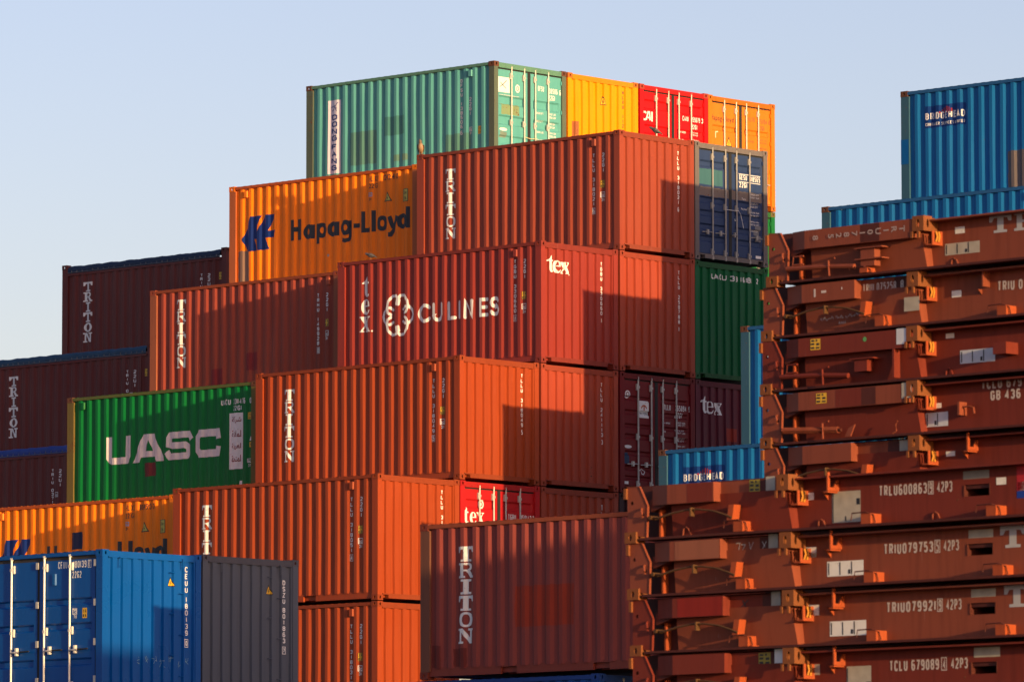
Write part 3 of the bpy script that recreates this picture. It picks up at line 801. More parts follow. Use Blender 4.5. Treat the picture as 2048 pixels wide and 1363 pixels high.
patch(c, 'S', 1.41, .58, 2.30, 1.36, srgb(84, 132, 124)); patch(c, 'S', 2.52, 1.18, 3.18, 1.62, srgb(70, 128, 124)); patch(c, 'S', 4.50, .45, 5.29, 1.02, srgb(84, 136, 126)); patch(c, 'S', 2.83, .56, 3.02, .72, srgb(96, 136, 120)); patch(c, 'S', 3.1, .56, 3.27, .72, srgb(98, 134, 118))
sticker(c, 'E', .16, 1.90, .56, 2.25, WHITE(), 'logo_plate', stroke([(.24, 2.02), (.34, 2.08), (.46, 2.18)], .015)+stroke([(.26, 2.12), (.36, 2.05), (.44, 2.0)], .015), BLACKP())
marks(c, 'E', [arc(.83, 2.03, .075, .095, 0, 345, 16)], name='round_label'); marks(c, 'E', ring(.83, 2.03, .04, .055, .015, .015), paint('red_print', srgb(190, 60, 50), 0, .1), 'label_print', .003)
marks(c, 'E', word('www.dongfang-cargo.com', .22, 1.83, .03, .66, .01), name='web_address')
patch(c, 'E', .29, 1.40, .89, 1.64, srgb(118, 140, 104), 'rusty_scrape', rust=.75)
marks(c, 'E', word('DFSU', 1.52, 2.05, .12, .20, .03)+word('138506', 1.86, 2.03, .12, .32, .03)+word('6', 2.24, 2.02, .12, .05, .03)+word('22G1', 1.87, 1.87, .12, .22, .03))
tiny(c, 'E', 1.88, 1.56, 9, w=.24, step=.11, h=.05, seed=4); tiny(c, 'E', 1.46, 1.55, 4, w=.24, step=.22, h=.045, seed=5)
marks(c, 'E', arc(.35, 1.05, .13, .035, 0, 345, 14) and [arc(.35, 1.05, .13, .035, 0, 345, 14)], name='oval_label'); patch(c, 'E', .24, .86, .46, 1.0, srgb(110, 130, 120))
MB().tube([(CL+.01, 1.03, .93), (CL+.02, 1.2, .90), (CL+.01, 1.43, .93)], .008, 5).build('seal_cord', plain('pale_cord', (.7, .6, .3)), c['t'])
sticker(c, 'E', 1.40, .92, 1.44, 1.06, plain('yellow_tag', (.8, .75, .02)), 'seal_tag')

c = container('HLXU_front', (-13.18, 13.615, zt(6)), srgb(238, 140, 0), 'bright yellow container end with a small warning triangle, between the green and red containers', rust=.12, fade=.15, group=G2, cast=paint('rusted_yellow_corner', srgb(176, 96, 40), .5, .3, .6, 2))
sticker(c, 'E', 0, 0, 0.001, 0.001, BLACKP()) if False else None
def triangle(c, face, x, z0, w, h, gl=True):
    marks(c, face, [[(x-w/2, z0), (x+w/2, z0), (x, z0+h)]], BLACKP(), 'triangle_border', .0020)
    marks(c, face, [[(x-w*.38, z0+h*.09), (x+w*.38, z0+h*.09), (x, z0+h*.82)]], YELLOW() if gl else plain('pale_yellow_label', (.62, .52, .10)), 'warning_triangle', .0032)
    marks(c, face, stroke([(x+.01, z0+h*.55), (x-.015, z0+h*.36), (x+.015, z0+h*.36), (x-.01, z0+h*.16)], .012), BLACKP(), 'triangle_print', .0045)
triangle(c, 'E', 1.25, 1.95, .17, .22)
marks(c, 'E', stack('HLXU 112', 1.966, 2.37, 1.48, w=.055), plain('dark_green_lettering', (.05, .07, .03)), 'code_lettering')
patch(c, 'E', .17, 1.0, .42, 1.48, srgb(150, 90, 55), 'scraped_area', rust=1.)
RD = srgb(194, 14, 20)
c = container('CAIU', (-13.181, 16.108, zt(6)), RD, 'bright red container doors with white CAI lettering', end='door', rust=.05, fade=.2, group=G2,
              ribs=((2.25, 2.02), (1.66, 1.44), (1.05, .85), (.46, .3)), cast=paint('dull_red_corner', srgb(150, 60, 48), .3, .3, .6, 2))
marks(c, 'E', stroke([(.27, 1.91), (.25, 1.945), (.19, 1.945), (.15, 1.90), (.15, 1.81), (.19, 1.765), (.25, 1.765), (.27, 1.80)], .038, caps='none')+stroke([(.27, 1.76), (.34, 1.95), (.39, 1.95), (.41, 1.76)], .045, caps='none')+stroke([(.32, 1.82), (.40, 1.82)], .035, caps='none')+[rect(.45, 1.74, .50, 1.97)], name='brand_lettering')
marks(c, 'E', word('CAIU', 1.56, 1.87, .115, .21, .03)+word('359079', 1.87, 1.87, .115, .31, .03)+word('3', 2.23, 1.87, .115, .06, .03)+word('22G1', 1.88, 1.70, .11, .20, .03))
tiny(c, 'E', 1.88, 1.64, 7, w=.26, step=.09, seed=6); marks(c, 'E', word('MAX GROSS', 1.47, 1.58, .045, .24, .02)+word('TARE', 1.47, 1.38, .045, .12, .02), name='door_print')
c = container('HLXU351104', (-13.215, 18.58, zt(6)), srgb(200, 108, 16), 'amber container doors with small Hapag-Lloyd lettering at the right end of the top level', end='door', rust=.15, fade=.5, group=G2, ribs=((1.90, 1.76), (.9, .76)), em=paint('amber_door', srgb(196, 110, 24), .12, .5, .45, 9))
marks(c, 'E', word('Hapag-Lloyd', .13, 2.01, .12, .84, .0), BLACKP(), 'brand_lettering')
dg = plain('brown_lettering', (.25, .10, .03))
marks(c, 'E', word('HLXU', 1.50, 2.10, .115, .24, .02)+word('351104', 1.88, 2.08, .115, .31, .02)+word('0', 2.24, 2.08, .115, .05, .02)+word('22G1', 1.88, 1.92, .11, .20, .02), dg)
tiny(c, 'E', 1.88, 1.70, 9, dg, w=.28, step=.10, seed=9); marks(c, 'E', word('MAX GROSS', 1.46, 1.60, .04, .24, .02)+word('TARE', 1.46, 1.36, .04, .12, .02), dg, 'door_print')
triangle(c, 'E', .79, 1.42, .24, .24)
marks(c, 'E', stroke([(.31, 1.60), (.31, 1.73), (.39, 1.74)], .03), plain('pale_scar', (.7, .55, .35)), 'scrape')
c = container('green_behind', (-13.218, 18.569, zt(5)), srgb(20, 100, 50), 'green container just showing below the amber Hapag-Lloyd doors', rust=.3, group=G2, end='door', cast=paint('rusted_green_corner', srgb(96, 88, 50), .6, .3, .7, 4))

for k, (cc, tt) in enumerate(((4, 5), (5, 5), (6, 5), (3, 4), (4, 4), (5, 4), (6, 4), (2, 3), (3, 3), (4, 3), (5, 3), (1, 2), (2, 2), (3, 2))):
    container(f'mid{k}', (-13.192, 1.132+cc*2.4925, zt(tt)), C_BRN, 'brown container buried inside the row behind the main stack', rust=.2, group='brown containers buried behind the main stack')
def hapag(c, patchx=None):
    nv = paint('deep_blue_logo_paint', srgb(24, 48, 116), 0, .2)
    marks(c, 'S', [[(.69, 1.85), (1.05, 1.85), (.93, 1.64), (.895, 1.47), (.895, 1.32), (.80, 1.32), (.90, 1.05), (.60, 1.04), (.41, 1.33), (.57, 1.57)],
                   [(.90, 1.47), (1.10, 1.75), (1.15, 1.85), (1.48, 1.85), (1.27, 1.48), (1.50, 1.48), (1.45, 1.32), (1.19, 1.32), (1.31, 1.05), (.93, 1.05), (.89, 1.32)]], nv, 'line_logo')
    bk = plain('navy_black_lettering', (.012, .014, .025), .5, 0, .3)
    W = .115
    z0 = 1.18
    ps = [rect(1.98, z0, 2.11, 1.66), rect(2.21, z0, 2.34, 1.66), rect(2.11, 1.38, 2.21, 1.49)]
    def ring_(x): return ring(x, z0+.165, .165, .175, .115, .10, 18)
    ps += ring_(2.57)+[rect(2.66, z0, 2.76, 1.50)]                                  # a
    ps += ring_(3.00)+[rect(2.84, 1.04, 2.94, 1.50)]                                # p
    ps += ring_(3.36)+[rect(3.45, z0, 3.55, 1.50)]                                  # a
    ps += ring_(3.76)+[rect(3.85, 1.12, 3.95, 1.50)]+stroke([(3.90, 1.14), (3.86, 1.07), (3.76, 1.045), (3.64, 1.08)], .09, caps='none')   # g
    ps += [rect(4.03, 1.31, 4.20, 1.41)]
    ps += [rect(4.28, z0, 4.38, 1.66), rect(4.38, z0, 4.55, 1.28), rect(4.61, z0, 4.71, 1.66)]   # L l
    ps += ring_(4.93)
    ps += stroke([(5.16, 1.48), (5.26, 1.22)], .10, caps='none')+stroke([(5.40, 1.48), (5.26, 1.14), (5.20, 1.07), (5.13, 1.07)], .10, caps='none')
    ps += ring_(5.57)+[rect(5.68, z0, 5.78, 1.66)]
    marks(c, 'S', ps, bk, 'line_lettering')
    marks(c, 'S', frame(4.49, 1.98, 4.62, 2.07, .012)+word('ic', 4.51, 2.0, .055, .08, .03), paint('sky_print', srgb(150, 180, 210), 0, .1), 'registration_mark')
    marks(c, 'S', word('31', 4.52, 1.89, .06, .08, .02), bk, 'registration_number')
    triangle(c, 'S', 5.10, 1.83, .25, .22, False)
    marks(c, 'S', [rect(5.56, 1.78, 5.74, 2.07)], BLACKP(), 'sign_border', .002)
    marks(c, 'S', [rect(5.572, 1.792, 5.728, 2.058)], plain('pale_yellow_label', (.62, .52, .10)), 'height_sign', .0032)
    marks(c, 'S', word('2.6m', 5.585, 1.95, .07, .12, .01)+word("8'6", 5.595, 1.82, .07, .10, .01), BLACKP(), 'sign_print', .0045)
    return bk
c = container('HLXU124', (-13.181, 8.612, zt(5)), C_ORA, 'orange container with big Hapag-Lloyd lettering and blue logo, upper one of two', rust=.16, fade=.4, group=G2, post=paint('worn_orange_post', srgb(176, 96, 56), .35, .6, .6, 2), header=paint('rust_orange_rail', srgb(176, 80, 34), .3, .3, .6, 3), vents=(.5,))
bk = hapag(c); marks(c, 'S', word('HLXU', 4.52, 2.32, .12, .30, .01, gap=.2)+word('124241', 4.95, 2.32, .12, .36, .01)+word('0', 5.38, 2.32, .12, .06, .01)+word('22G1', 4.53, 2.17, .105, .26, .01, gap=.2), bk)
patch(c, 'S', .27, .19, .65, 1.07, srgb(140, 112, 96)); marks(c, 'S', [arc(3.22, .75, .03, .03, 0, 330, 10)], plain('grey_scuff', (.35, .33, .32)), 'scuff')
c = container('TRHU149928', (-13.191, 6.114, zt(4)), srgb(160, 76, 54), 'faded brown TRITON container coded 149928, half in shade with two darker patches', rust=.16, fade=.4, group=G2, post=paint('worn_brown_post', srgb(150, 84, 60), .35, .6, .6, 2), header=paint('rust_brown_rail', srgb(140, 66, 40), .3, .3, .6, 3), vents=(5.66,), sm=paint('TRHU_side', srgb(146, 64, 50), .12, .4, .5, 11))
triton(c, zt=2.32); codes(c, 'TRHU 149928', '0', x=5.406, xs=5.684, z0=2.14, z1=.97); patch(c, 'S', 1.98, .19, 2.36, .67, srgb(128, 38, 42)); patch(c, 'S', 3.11, .57, 3.48, .96, srgb(128, 38, 42))
c = container('UACU331476', (-13.221, 3.6, zt(3)), srgb(0, 106, 48), 'green container with huge white UASC lettering and a white Arabic panel', rust=.14, fade=.45, group=G2, cast=RO, post=paint('rusty_olive_post', srgb(106, 92, 48), .6, .6, .6, 2), header=paint('rusty_green_rail', srgb(84, 92, 48), .45, .4, .6, 3), vents=(.47,), streak=.6)
dirty = plain('dirty_white_lettering', (.66, .62, .64), .55, 0, .22)
def uasc(c):
    t = .19; z0, z1 = 1.01, 1.63
    ps = [[(1.28, z1), (1.28, 1.14), (1.34, 1.05), (1.44, z0), (1.46, z0+.15), (1.46, z1)], [(1.44, z0), (1.94, z0), (1.88, z0+.15), (1.46, z0+.15)],
          [(1.94, z0), (2.01, 1.06), (2.07, 1.16), (2.07, z1), (1.89, z1), (1.88, z0+.15)]]
    ps += [[(2.13, z0), (2.36, z0), (2.41, 1.12), (2.53, 1.25), (2.64, 1.50), (2.81, z1), (2.46, z1)], [(2.81, z1), (2.64, 1.50), (2.76, 1.25), (2.83, 1.12), (2.89, z0), (3.14, z0)], [(2.41, 1.12), (2.83, 1.12), (2.76, 1.25), (2.53, 1.25)]]
    ps += stroke([(4.01, 1.43), (3.93, 1.555), (3.32, 1.555), (3.29, 1.50), (3.28, 1.36), (3.40, 1.325), (3.80, 1.325), (3.90, 1.27), (3.90, 1.13), (3.85, 1.085), (3.30, 1.085), (3.22, 1.20)], .145, caps='none')
    ps += stroke([(4.84, 1.40), (4.82, 1.545), (4.28, 1.545), (4.20, 1.46), (4.20, 1.18), (4.28, 1.095), (4.82, 1.095), (4.84, 1.24)], .165, caps='none')
    marks(c, 'S', ps, dirty, 'brand_lettering')
uasc(c)
sticker(c, 'S', 5.19, .70, 5.60, 1.93, WHITE(), 'arabic_panel')
redp = paint('dark_red_print', srgb(130, 40, 44), 0, .1)
AR = ['\uFE94\uFEDB\uFEAE\uFEB7', '\uFE93\uFEAA\uFEA4\uFE98\uFEE4\uFEDF\uFE8D', '\uFE94\uFEF4\uFE91\uFEAE\uFECC\uFEDF\uFE8D', '\uFE94\uFEA3\uFEFC\uFEE4\uFEDF\uFE8D']
def arabic(s, x0, z0, w, h):
    ps = []; cx = 0; xs = []
    for ch in s:
        g_, bb = glyph(ch, .02)
        ps += [[(p[0]-bb[0]+cx, p[1]) for p in q] for q in g_]; cx += (bb[1]-bb[0])*.97
    if not ps: return []
    ymin = min(p[1] for q in ps for p in q); ymax = max(p[1] for q in ps for p in q)
    return [[(x0+p[0]*w/cx, z0+(p[1]-ymin)*h/(ymax-ymin)) for p in q] for q in ps]
for s, z in ((AR[0], 1.70), (AR[3], 1.40), (AR[2], 1.12), (AR[1], .86)):
    ps = arabic(s, 5.25, z, .29, .15)
    if ps: marks(c, 'S', ps, redp, 'arabic_lettering', .0036)
marks(c, 'S', word('UACU', 4.92, 2.12, .12, .30, .02)+word('331476', 5.30, 2.12, .12, .40, .02)+word('0', 5.80, 2.12, .12, .06, .02)+word('22G1', 5.30, 1.98, .11, .25, .02))
sticker(c, 'S', 5.76, 1.77, 5.87, 1.92, YELLOW(), 'height_sign', word('2.6', 5.775, 1.85, .05, .07, .02)+word('8.6', 5.775, 1.78, .05, .07, .02))
sticker(c, 'S', 5.80, 1.16, 5.90, 1.27, YELLOW(), 'small_sign', word('8', 5.83, 1.18, .06, .03, .02)); marks(c, 'S', [[(5.80, 1.30), (5.88, 1.30), (5.84, 1.40)]], name='paper_scrap')
marks(c, 'S', frame(5.75, .82, 5.87, .91, .012)+word('ic', 5.77, .835, .055, .07, .03)+word('37', 5.77, .73, .06, .07, .03)+[rect(5.50, .36, 5.58, .44)], name='registration_mark')
patch(c, 'S', 2.50, .69, 2.88, .99, srgb(100, 40, 44))
c = container('HLXU1049', (-13.192, 1.132, zt(2)), C_ORA, 'orange Hapag-Lloyd container at the lower left, its name cut off by the blue container', rust=.16, fade=.35, group=G2, header=paint('rust_orange_rail', (0, 0, 0)), vents=(.5,))
bk = hapag(c); marks(c, 'S', word('HLXU', 4.51, 2.31, .12, .30, .01, gap=.2)+word('110490', 4.93, 2.31, .12, .36, .01)+word('0', 5.36, 2.31, .12, .06, .01)+word('22G1', 4.51, 2.15, .105, .26, .01, gap=.2), bk)
patch(c, 'S', 2.78, 1.55, 3.15, 1.92, srgb(44, 46, 76))

# ================= third block: open top containers under blue tarpaulins
G3 = 'open top containers under blue tarpaulins'
def opentop(key, pos, label, tarp, code, seed):
    c = container(key, pos, C_BRN, label, side='tarp', rust=.10, group=G3)
    TP = side_profile(18, .50, .305, .03, .215, 5.885); c['S'] = Surf('S', TP, .012)
    t, m = c['t'], c['m']
    me = wall_mesh(TP, .165, 2.33, .012)
    link('side_wall', me, t, m)
    MB().box(.19, CL-.19, .004, .07, 2.30, 2.36).build('top_side_rail', m, t)
    R = random.Random(seed)
    n = 60; rows = [(2.345, -.004), (2.37, -.012), (2.44, -.016), (2.50, -.006), (2.545, .03), (2.565, .12), (2.585, .6), (2.60, 1.2)]
    vs = []; sag = [R.uniform(-.006, .006) for _ in range(n+1)]
    for j, (z, y) in enumerate(rows):
        for i in range(n+1):
            x = .22+(CL-.44)*i/n
            w = math.sin(i*2*math.pi/3.05)*.006*(1-j/8)+sag[i]
            vs.append((x, y+.02+w, z+(math.sin(i*.9)*.006+sag[(i*7) % n]*1.2 if j > 1 else 0)))
    fs = [(j*(n+1)+i, j*(n+1)+i+1, (j+1)*(n+1)+i+1, (j+1)*(n+1)+i) for j in range(len(rows)-1) for i in range(n)]
    me = bpy.data.meshes.new('tarpaulin'); me.from_pydata(vs, [], fs)
    for p in me.polygons: p.use_smooth = True
    tp = link('tarpaulin', me, t, tarp)
    k = 0; eye = GALV(); em = MB(); 
    e0 = MB(); 
    rg = [(math.cos(a)*.016, math.sin(a)*.020) for a in [2*math.pi*i/8 for i in range(8)]]
    e0.tube([(p[0], 0, p[1]) for p in rg]+[(rg[0][0], 0, rg[0][1])], .005, 4)
    eme = e0.mesh('tarp_eyelet'); eme.materials.append(plain('dull_eyelet', (.22, .22, .24), .5, .3))
    x = .36
    while x < 5.75:
        o = link('tarp_eyelet', eme, tp); o.location = (x, .004, 2.415); x += .198
    MB().tube([(.22, .0, 2.385), (1.5, -.002, 2.38), (3, -.002, 2.385), (4.5, -.002, 2.38), (5.84, .0, 2.385)], .006, 5).build('tarp_cord', plain('dull_eyelet', (0, 0, 0)), tp)
    triton(c, x=.80, zt=2.10, w=.33, pitch=.262)
    marks(c, 'S', stack(code, 5.14, 2.0, .85)); marks(c, 'S', stack('22U1', 5.42, 1.99, 1.54))
    sticker(c, 'S', 5.77, 1.80, 5.87, 1.98, YELLOW(), 'height_sign', word('2.6', 5.785, 1.90, .05, .07, .02)+word('8.6', 5.785, 1.82, .05, .07, .02))
    marks(c, 'S', frame(5.24, 1.30, 5.36, 1.42, .012)+word('ic', 5.26, 1.32, .07, .08, .03), name='registration_mark')
    MB().tube([(5.68, .0, 1.3), (5.68, .0, 2.32)], .012, 6).build('roof_bow_pole', m, t)
    return c
opentop('TRIU_a', (-27.855, 16.913, zt(5)), 'dark brown open top container under a navy tarpaulin, highest of three at the left', plain('navy_tarpaulin', (.002, .018, .060), .7, 0, .4), 'TRIU 0582714', 1)
opentop('TRIU_b', (-27.9, 14.408, zt(4)), 'dark brown open top container under a teal tarpaulin, middle of three at the left', plain('teal_blue_tarpaulin', (.001, .040, .10), .6, 0, .5), 'TRIU 0936551', 2)
opentop('TRIU_c', (-27.9, 11.915, zt(3)), 'dark brown open top container under a bright blue tarpaulin, lowest of three at the left', plain('bright_blue_tarpaulin', (.002, .028, .24), .6, 0, .3), 'TRIU 0371294', 3)

# ================= right block: blue containers
G4 = 'blue containers stacked at the right'
def blue(key, pos, label, sign=True, **k):
    c = container(key, pos, C_BLUE, label, rust=.14, fade=.3, group=G4, cast=paint('rusted_corner_paint', (0, 0, 0)), post=paint('worn_blue_post', srgb(50, 88, 110), .4, .6, .6, 3), **k)
    if sign:
        patch(c, 'S', .62, 1.77, 1.68, 2.22, srgb(8, 52, 118), 'blue_panel', rust=0)
        red = paint('faded_red_emblem', srgb(150, 50, 54), 0, .5)
        marks(c, 'S', [[(1.0+.4*i/8, 2.05), (1.0+.4*(i+.55)/8, 2.05), (1.0+.4*(i+.55)/8, 2.05+.11*math.sin(math.pi*(i+.5)/8)+.02), (1.0+.4*i/8, 2.05+.11*math.sin(math.pi*(i+.3)/8)+.02)] for i in range(8)], red, 'crown_emblem', .0014)
        marks(c, 'S', word('BRIDGEHEAD', .65, 1.935, .145, 1.0, .02), name='brand_lettering', off=.002)
        marks(c, 'S', word('CONTAINER SERVICES LIMITED', .65, 1.81, .065, 1.0, .03, gap=.08), name='brand_subtitle', off=.002)
    return c
c = blue('bridge1', (8.033, 7.191, zt(5)), 'topmost blue container at the right with BRIDGEHEAD sign against the sky')
patch(c, 'S', 2.76, .19, 3.30, 1.11, srgb(100, 92, 92)); 
MB().box(-.001+.0, .2, -.0012+.006, .007, 1.08, 1.59).build('post_patch', paint('strong_blue_patch', srgb(0, 84, 150), .05, .2), c['t'])
blue('bridge2', (7.999, 4.682, zt(4)), 'blue container right under the topmost blue one, top edge above the rusty racks', sign=False)
blue('bridge3', (7.986, 2.177, zt(3)), 'blue container standing upright narrow strip between the green container and the racks')
blue('bridge4', (7.997, -.31, zt(2)), 'lowest blue BRIDGEHEAD container right above the folded racks')
for k, (cc, tt) in enumerate(((4, 5), (3, 4), (4, 4), (2, 3), (3, 3), (4, 3), (1, 2), (2, 2), (3, 2), (4, 2), (0, 1), (1, 1), (2, 1))):
    container(f'hid{k}', (8.0, 7.18+(cc-3)*2.4925, zt(tt)), C_BLUE, 'blue container stacked out of sight inside the right hand block', rust=.2, group='blue containers hidden inside the right block')

# ================= near containers
G5 = 'nearer containers along the bottom of the picture'
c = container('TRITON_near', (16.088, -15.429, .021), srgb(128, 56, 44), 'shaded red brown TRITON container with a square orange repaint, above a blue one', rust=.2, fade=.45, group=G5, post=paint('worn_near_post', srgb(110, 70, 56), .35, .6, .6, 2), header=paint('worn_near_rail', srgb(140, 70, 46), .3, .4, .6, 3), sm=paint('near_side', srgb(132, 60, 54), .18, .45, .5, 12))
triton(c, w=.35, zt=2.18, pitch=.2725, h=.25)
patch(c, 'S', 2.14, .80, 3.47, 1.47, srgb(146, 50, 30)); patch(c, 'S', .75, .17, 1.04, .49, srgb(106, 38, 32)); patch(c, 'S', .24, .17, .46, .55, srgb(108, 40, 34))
marks(c, 'S', stroke([(.06, 1.52), (.12, 1.56), (.10, 1.50)], .012)+stroke(arc(.10, 1.42, .03, .05, 0, 300, 8), .012), plain('faint_graffiti', (.4, .38, .36)), 'graffiti') if False else None
endcode(c, 'TRIU 3318', '5')
c = container('blue_under', (14.07, -15.43, zt(0)), srgb(0, 70, 150), 'blue container under the near TRITON one, only its top edge in view', end='door', rust=.08, fade=.2, group=G5)
cb = srgb(0, 74, 150)
c = container('CEUU', (1.826, -15.017, .007), cb, 'glossy blue container with white lock rods and code CEUU 180139 at the lower left', side='doors', rust=.05, fade=.25, group=G5, rough=.28, streak=.3, vents=())
t, m = c['t'], c['m']
c['S'] = Surf('SD', door_profile(((1.76, 1.62), (1.32, 1.18), (.69, .54))), .045)
sdribs = ((1.76, 1.62), (1.32, 1.18), (.69, .54))
bright = plain('bright_zinc_rod', (.74, .70, .62), .35, .1, .12)
edges = [.20, 1.62, 3.02, 4.345, 5.86]
for k in range(4):
    a, b = edges[k]+.03, edges[k+1]-.03
    lf = link('door', leaf_mesh(a, b, .17, 2.44, sdribs, .045, 'SD'), t, m)
    rods = {0: (.6, 1.2), 1: (2.0, 2.6), 2: (2.9, 3.66), 3: (4.53, 5.20)}[k]
    for rx in rods:
        if k == 2 and rx < 3.2: continue
        o = link('lock_rod', shared(M_ROD, bright), lf); o.matrix_world = Matrix.Translation((rx, .018, 0)) @ Matrix.Rotation(-math.pi/2, 4, 'Z')
        o.location = (rx, .012, 0); o.rotation_euler = (0, 0, -math.pi/2)
        for z in (2.32, 1.18, .20):
            q = link('rod_bracket', shared(M_BRKT, bright), lf); q.location = (rx, .018, z); q.rotation_euler = (0, 0, -math.pi/2); q.scale = (1, -1.2, 1)
        hq = MB().tube([(rx, -.0, .83), (rx+.12, -.02, .83)], .016, 6).build('door_handle', bright, lf)
        MB().box(rx+.14, rx+.18, -.03, .03, .77, .91).tube([(rx+.12, -.02, .83), (rx+.24, -.025, .835)], .018, 6).build('handle_catch', bright, lf)
        MB().tube([(rx+.24, -.02, .835), (rx+.50, -.02, .84)], .016, 6).build('handle_grip', RUBBER(), lf)
    for z in (2.36, 1.66, .96, .3):
        q = MB().box(b-.01, b+.05, .010, .04, z-.06, z+.06).build('hinge', GALV(), lf)
    MB().box(b-.012, b+.078, .05, .08, .17, 2.44).build('door_gasket', RUBBER(), t)
MB().box(.17, CL-.17, .05, .09, 2.435, 2.50).build('door_gasket', plain('brown_gasket', (.035, .026, .022)), t)
MB().box(.17, CL-.17, .09, .12, .16, 2.5).build('door_backing', RUBBER(), t)
o = MB().prism([(0, 0), (.02, -.03), (.085, -.03), (.10, 0)], 'z', 0, .20).build('vent_cover', paint('vent_blue', srgb(10, 92, 160), .02, .2), t); o.location = (4.72, .045, 2.0)
marks(c, 'S', word('CEUU', 4.86, 2.29, .125, .24, .03)+word('180139', 5.26, 2.29, .125, .34, .03)+word('0', 5.66, 2.30, .11, .04, .03)+frame(5.64, 2.28, 5.73, 2.42, .012)+word('22G2', 5.23, 2.11, .12, .24, .03))
marks(c, 'S', [rect(5.24, 1.46, 5.36, 1.57)]+word('70', 5.27, 1.39, .06, .08, .03), name='registration_mark'); marks(c, 'S', word('ic', 5.26, 1.48, .07, .08, .03), m, 'mark_print', .003)
sticker(c, 'S', 5.50, 1.39, 5.62, 1.57, YELLOW(), 'height_sign', word('2.6', 5.52, 1.49, .05, .08, .02)+word('8.6', 5.52, 1.41, .05, .08, .02))
def loops(c, pts, mat):
    for y, z in pts:
        MB().tube([(CL-.012, y, z), (CL+.02, y, z-.01), (CL+.02, y, z-.17), (CL-.012, y, z-.18)], .010, 6).build('lashing_loop', mat, c['t'])
def rungs(c, ys, mat):
    for i, (y, z) in enumerate(ys):
        MB().tube([(CL-.02, y-.06, z), (CL+.004, y-.05, z), (CL+.004, y+.05, z), (CL-.02, y+.06, z)], .008, 5).build('step_rung', mat, c['t'])
marks(c, 'E', stack('CEUU', 2.076, 2.38, 1.89, w=.068, bold=.02)+stack('180139', 2.076, 1.84, 1.12, w=.068, bold=.02)+stack('0', 2.074, 1.05, .94, w=.05)+frame(2.03, .92, 2.12, 1.07, .012))
triangle(c, 'E', 1.72, 2.0, .15, .18); loops(c, [(.42, 2.47), (1.96, 2.50)], m); rungs(c, [(1.72, 2.25), (1.96, 1.88), (1.72, 1.51), (1.96, 1.14), (1.72, .77), (1.96, .40)], m)
sc_ = plain('pale_scuff', (.16, .30, .42), .6)
R = random.Random(5)
for k in range(8):
    y = .92+.25*k*.8+R.uniform(-.02, .02); z = .62+R.uniform(-.06, .06)
    marks(c, 'E', sum([stroke([(y+R.uniform(-.05, .05), z+R.uniform(-.07, .07)), (y+R.uniform(-.05, .05), z+R.uniform(-.07, .07))], .009) for _ in range(4)], []), sc_, 'scuff')
c = container('DSZU', (1.817, -12.537, .031), srgb(78, 84, 98), 'slate grey container end coded DSZU 801863 beside the glossy blue container', rust=.02, fade=.15, group=G5, rough=.5, streak=.3)
marks(c, 'E', stack('DSZU', 2.074, 2.22, 1.77, w=.068, bold=.02)+stack('801863', 2.074, 1.72, 1.05, w=.068, bold=.02)+stack('7', 2.074, .98, .88, w=.05)+frame(2.03, .86, 2.12, 1.0, .012))
triangle(c, 'E', 1.72, 1.93, .16, .19); loops(c, [(.45, 2.46), (1.96, 2.48)], m if False else c['m']); rungs(c, [(1.72, 2.25), (1.96, 1.88), (1.72, 1.51), (1.96, 1.14), (1.72, .77), (1.96, .40)], c['m'])

# stack that stands outside the frame to the right and shades the lower containers
for k, (x, y, tt) in enumerate(((45.2, -23.0, 2), (45.2, -23.0, 1), (45.2, -20.5, 3), (45.2, -20.5, 2), (45.2, -20.5, 1), (45.2, -18.0, 3), (45.2, -18.0, 2), (45.2, -18.0, 1), (45.2, -15.5, 3), (45.2, -15.5, 2), (45.2, -15.5, 1))):
    container(f'off{k}', (x, y, zt(tt)), C_BRN, 'brown container in the stack outside the right edge of the picture', rust=.2, group='brown containers beyond the right edge')

# ================= folded flat racks, two stacks in front at the right
RC = {}
def rmat(k, col, rust=.3):
    return paint('rack_'+k, col, rust, .5, .55, sum(map(ord, k)) % 17, .75, .3)
R_A, R_B, R_C = rmat('brown', srgb(126, 64, 46), .42), rmat('dark', srgb(76, 36, 31), .4), rmat('red', srgb(108, 42, 31), .36)
R_SPR = rmat('spring', srgb(84, 58, 36), .5); R_BRK_LIT = rmat('bracket', srgb(152, 70, 38), .25)  # bracket orange is brightened: sunlight on the right-hand faces put into the colour
R_CAST = paint('rack_casting', srgb(120, 70, 40), .55, .3, .65, 4)
R_YEL = plain('rack_lock_yellow', (.62, .26, .03), .5, 0, .3)
M_RCAST = casting_mesh()
def flat_pt(x, z, d):       # a point measured on the front plane, moved back to the surface that is d behind it
    return x-.93*d, z+.137*d
class Web:
    def __init__(s, t, y): s.t = t; s.y = y; s.kind = 'F'
def on(t, y, polys, mat, name='lettering', off=.003):
    """flat marks on a plane y = const facing the viewer's side"""
    mb = MB()
    for i, q in enumerate(polys):
        if len(q) <= 4: mb.add([(p[0], y-off-i*.00004, p[1]) for p in q], [tuple(range(len(q)))])
        else:
            b = [(p[0], y-off-i*.00004, p[1]) for p in q]
            mb.add(b, [tuple(t_) for t_ in tessellate_polygon([[Vector((p[0], p[1], 0)) for p in q]])])
    me = mb.mesh(name, fix=False)
    bm = bmesh.new(); bm.from_mesh(me)
    for f in bm.faces:
        f.normal_update()
        if f.normal.y > 0: f.normal_flip()
    bm.to_mesh(me); bm.free()
    return link(name, me, t, mat)
RL, DW = 12.19, .28
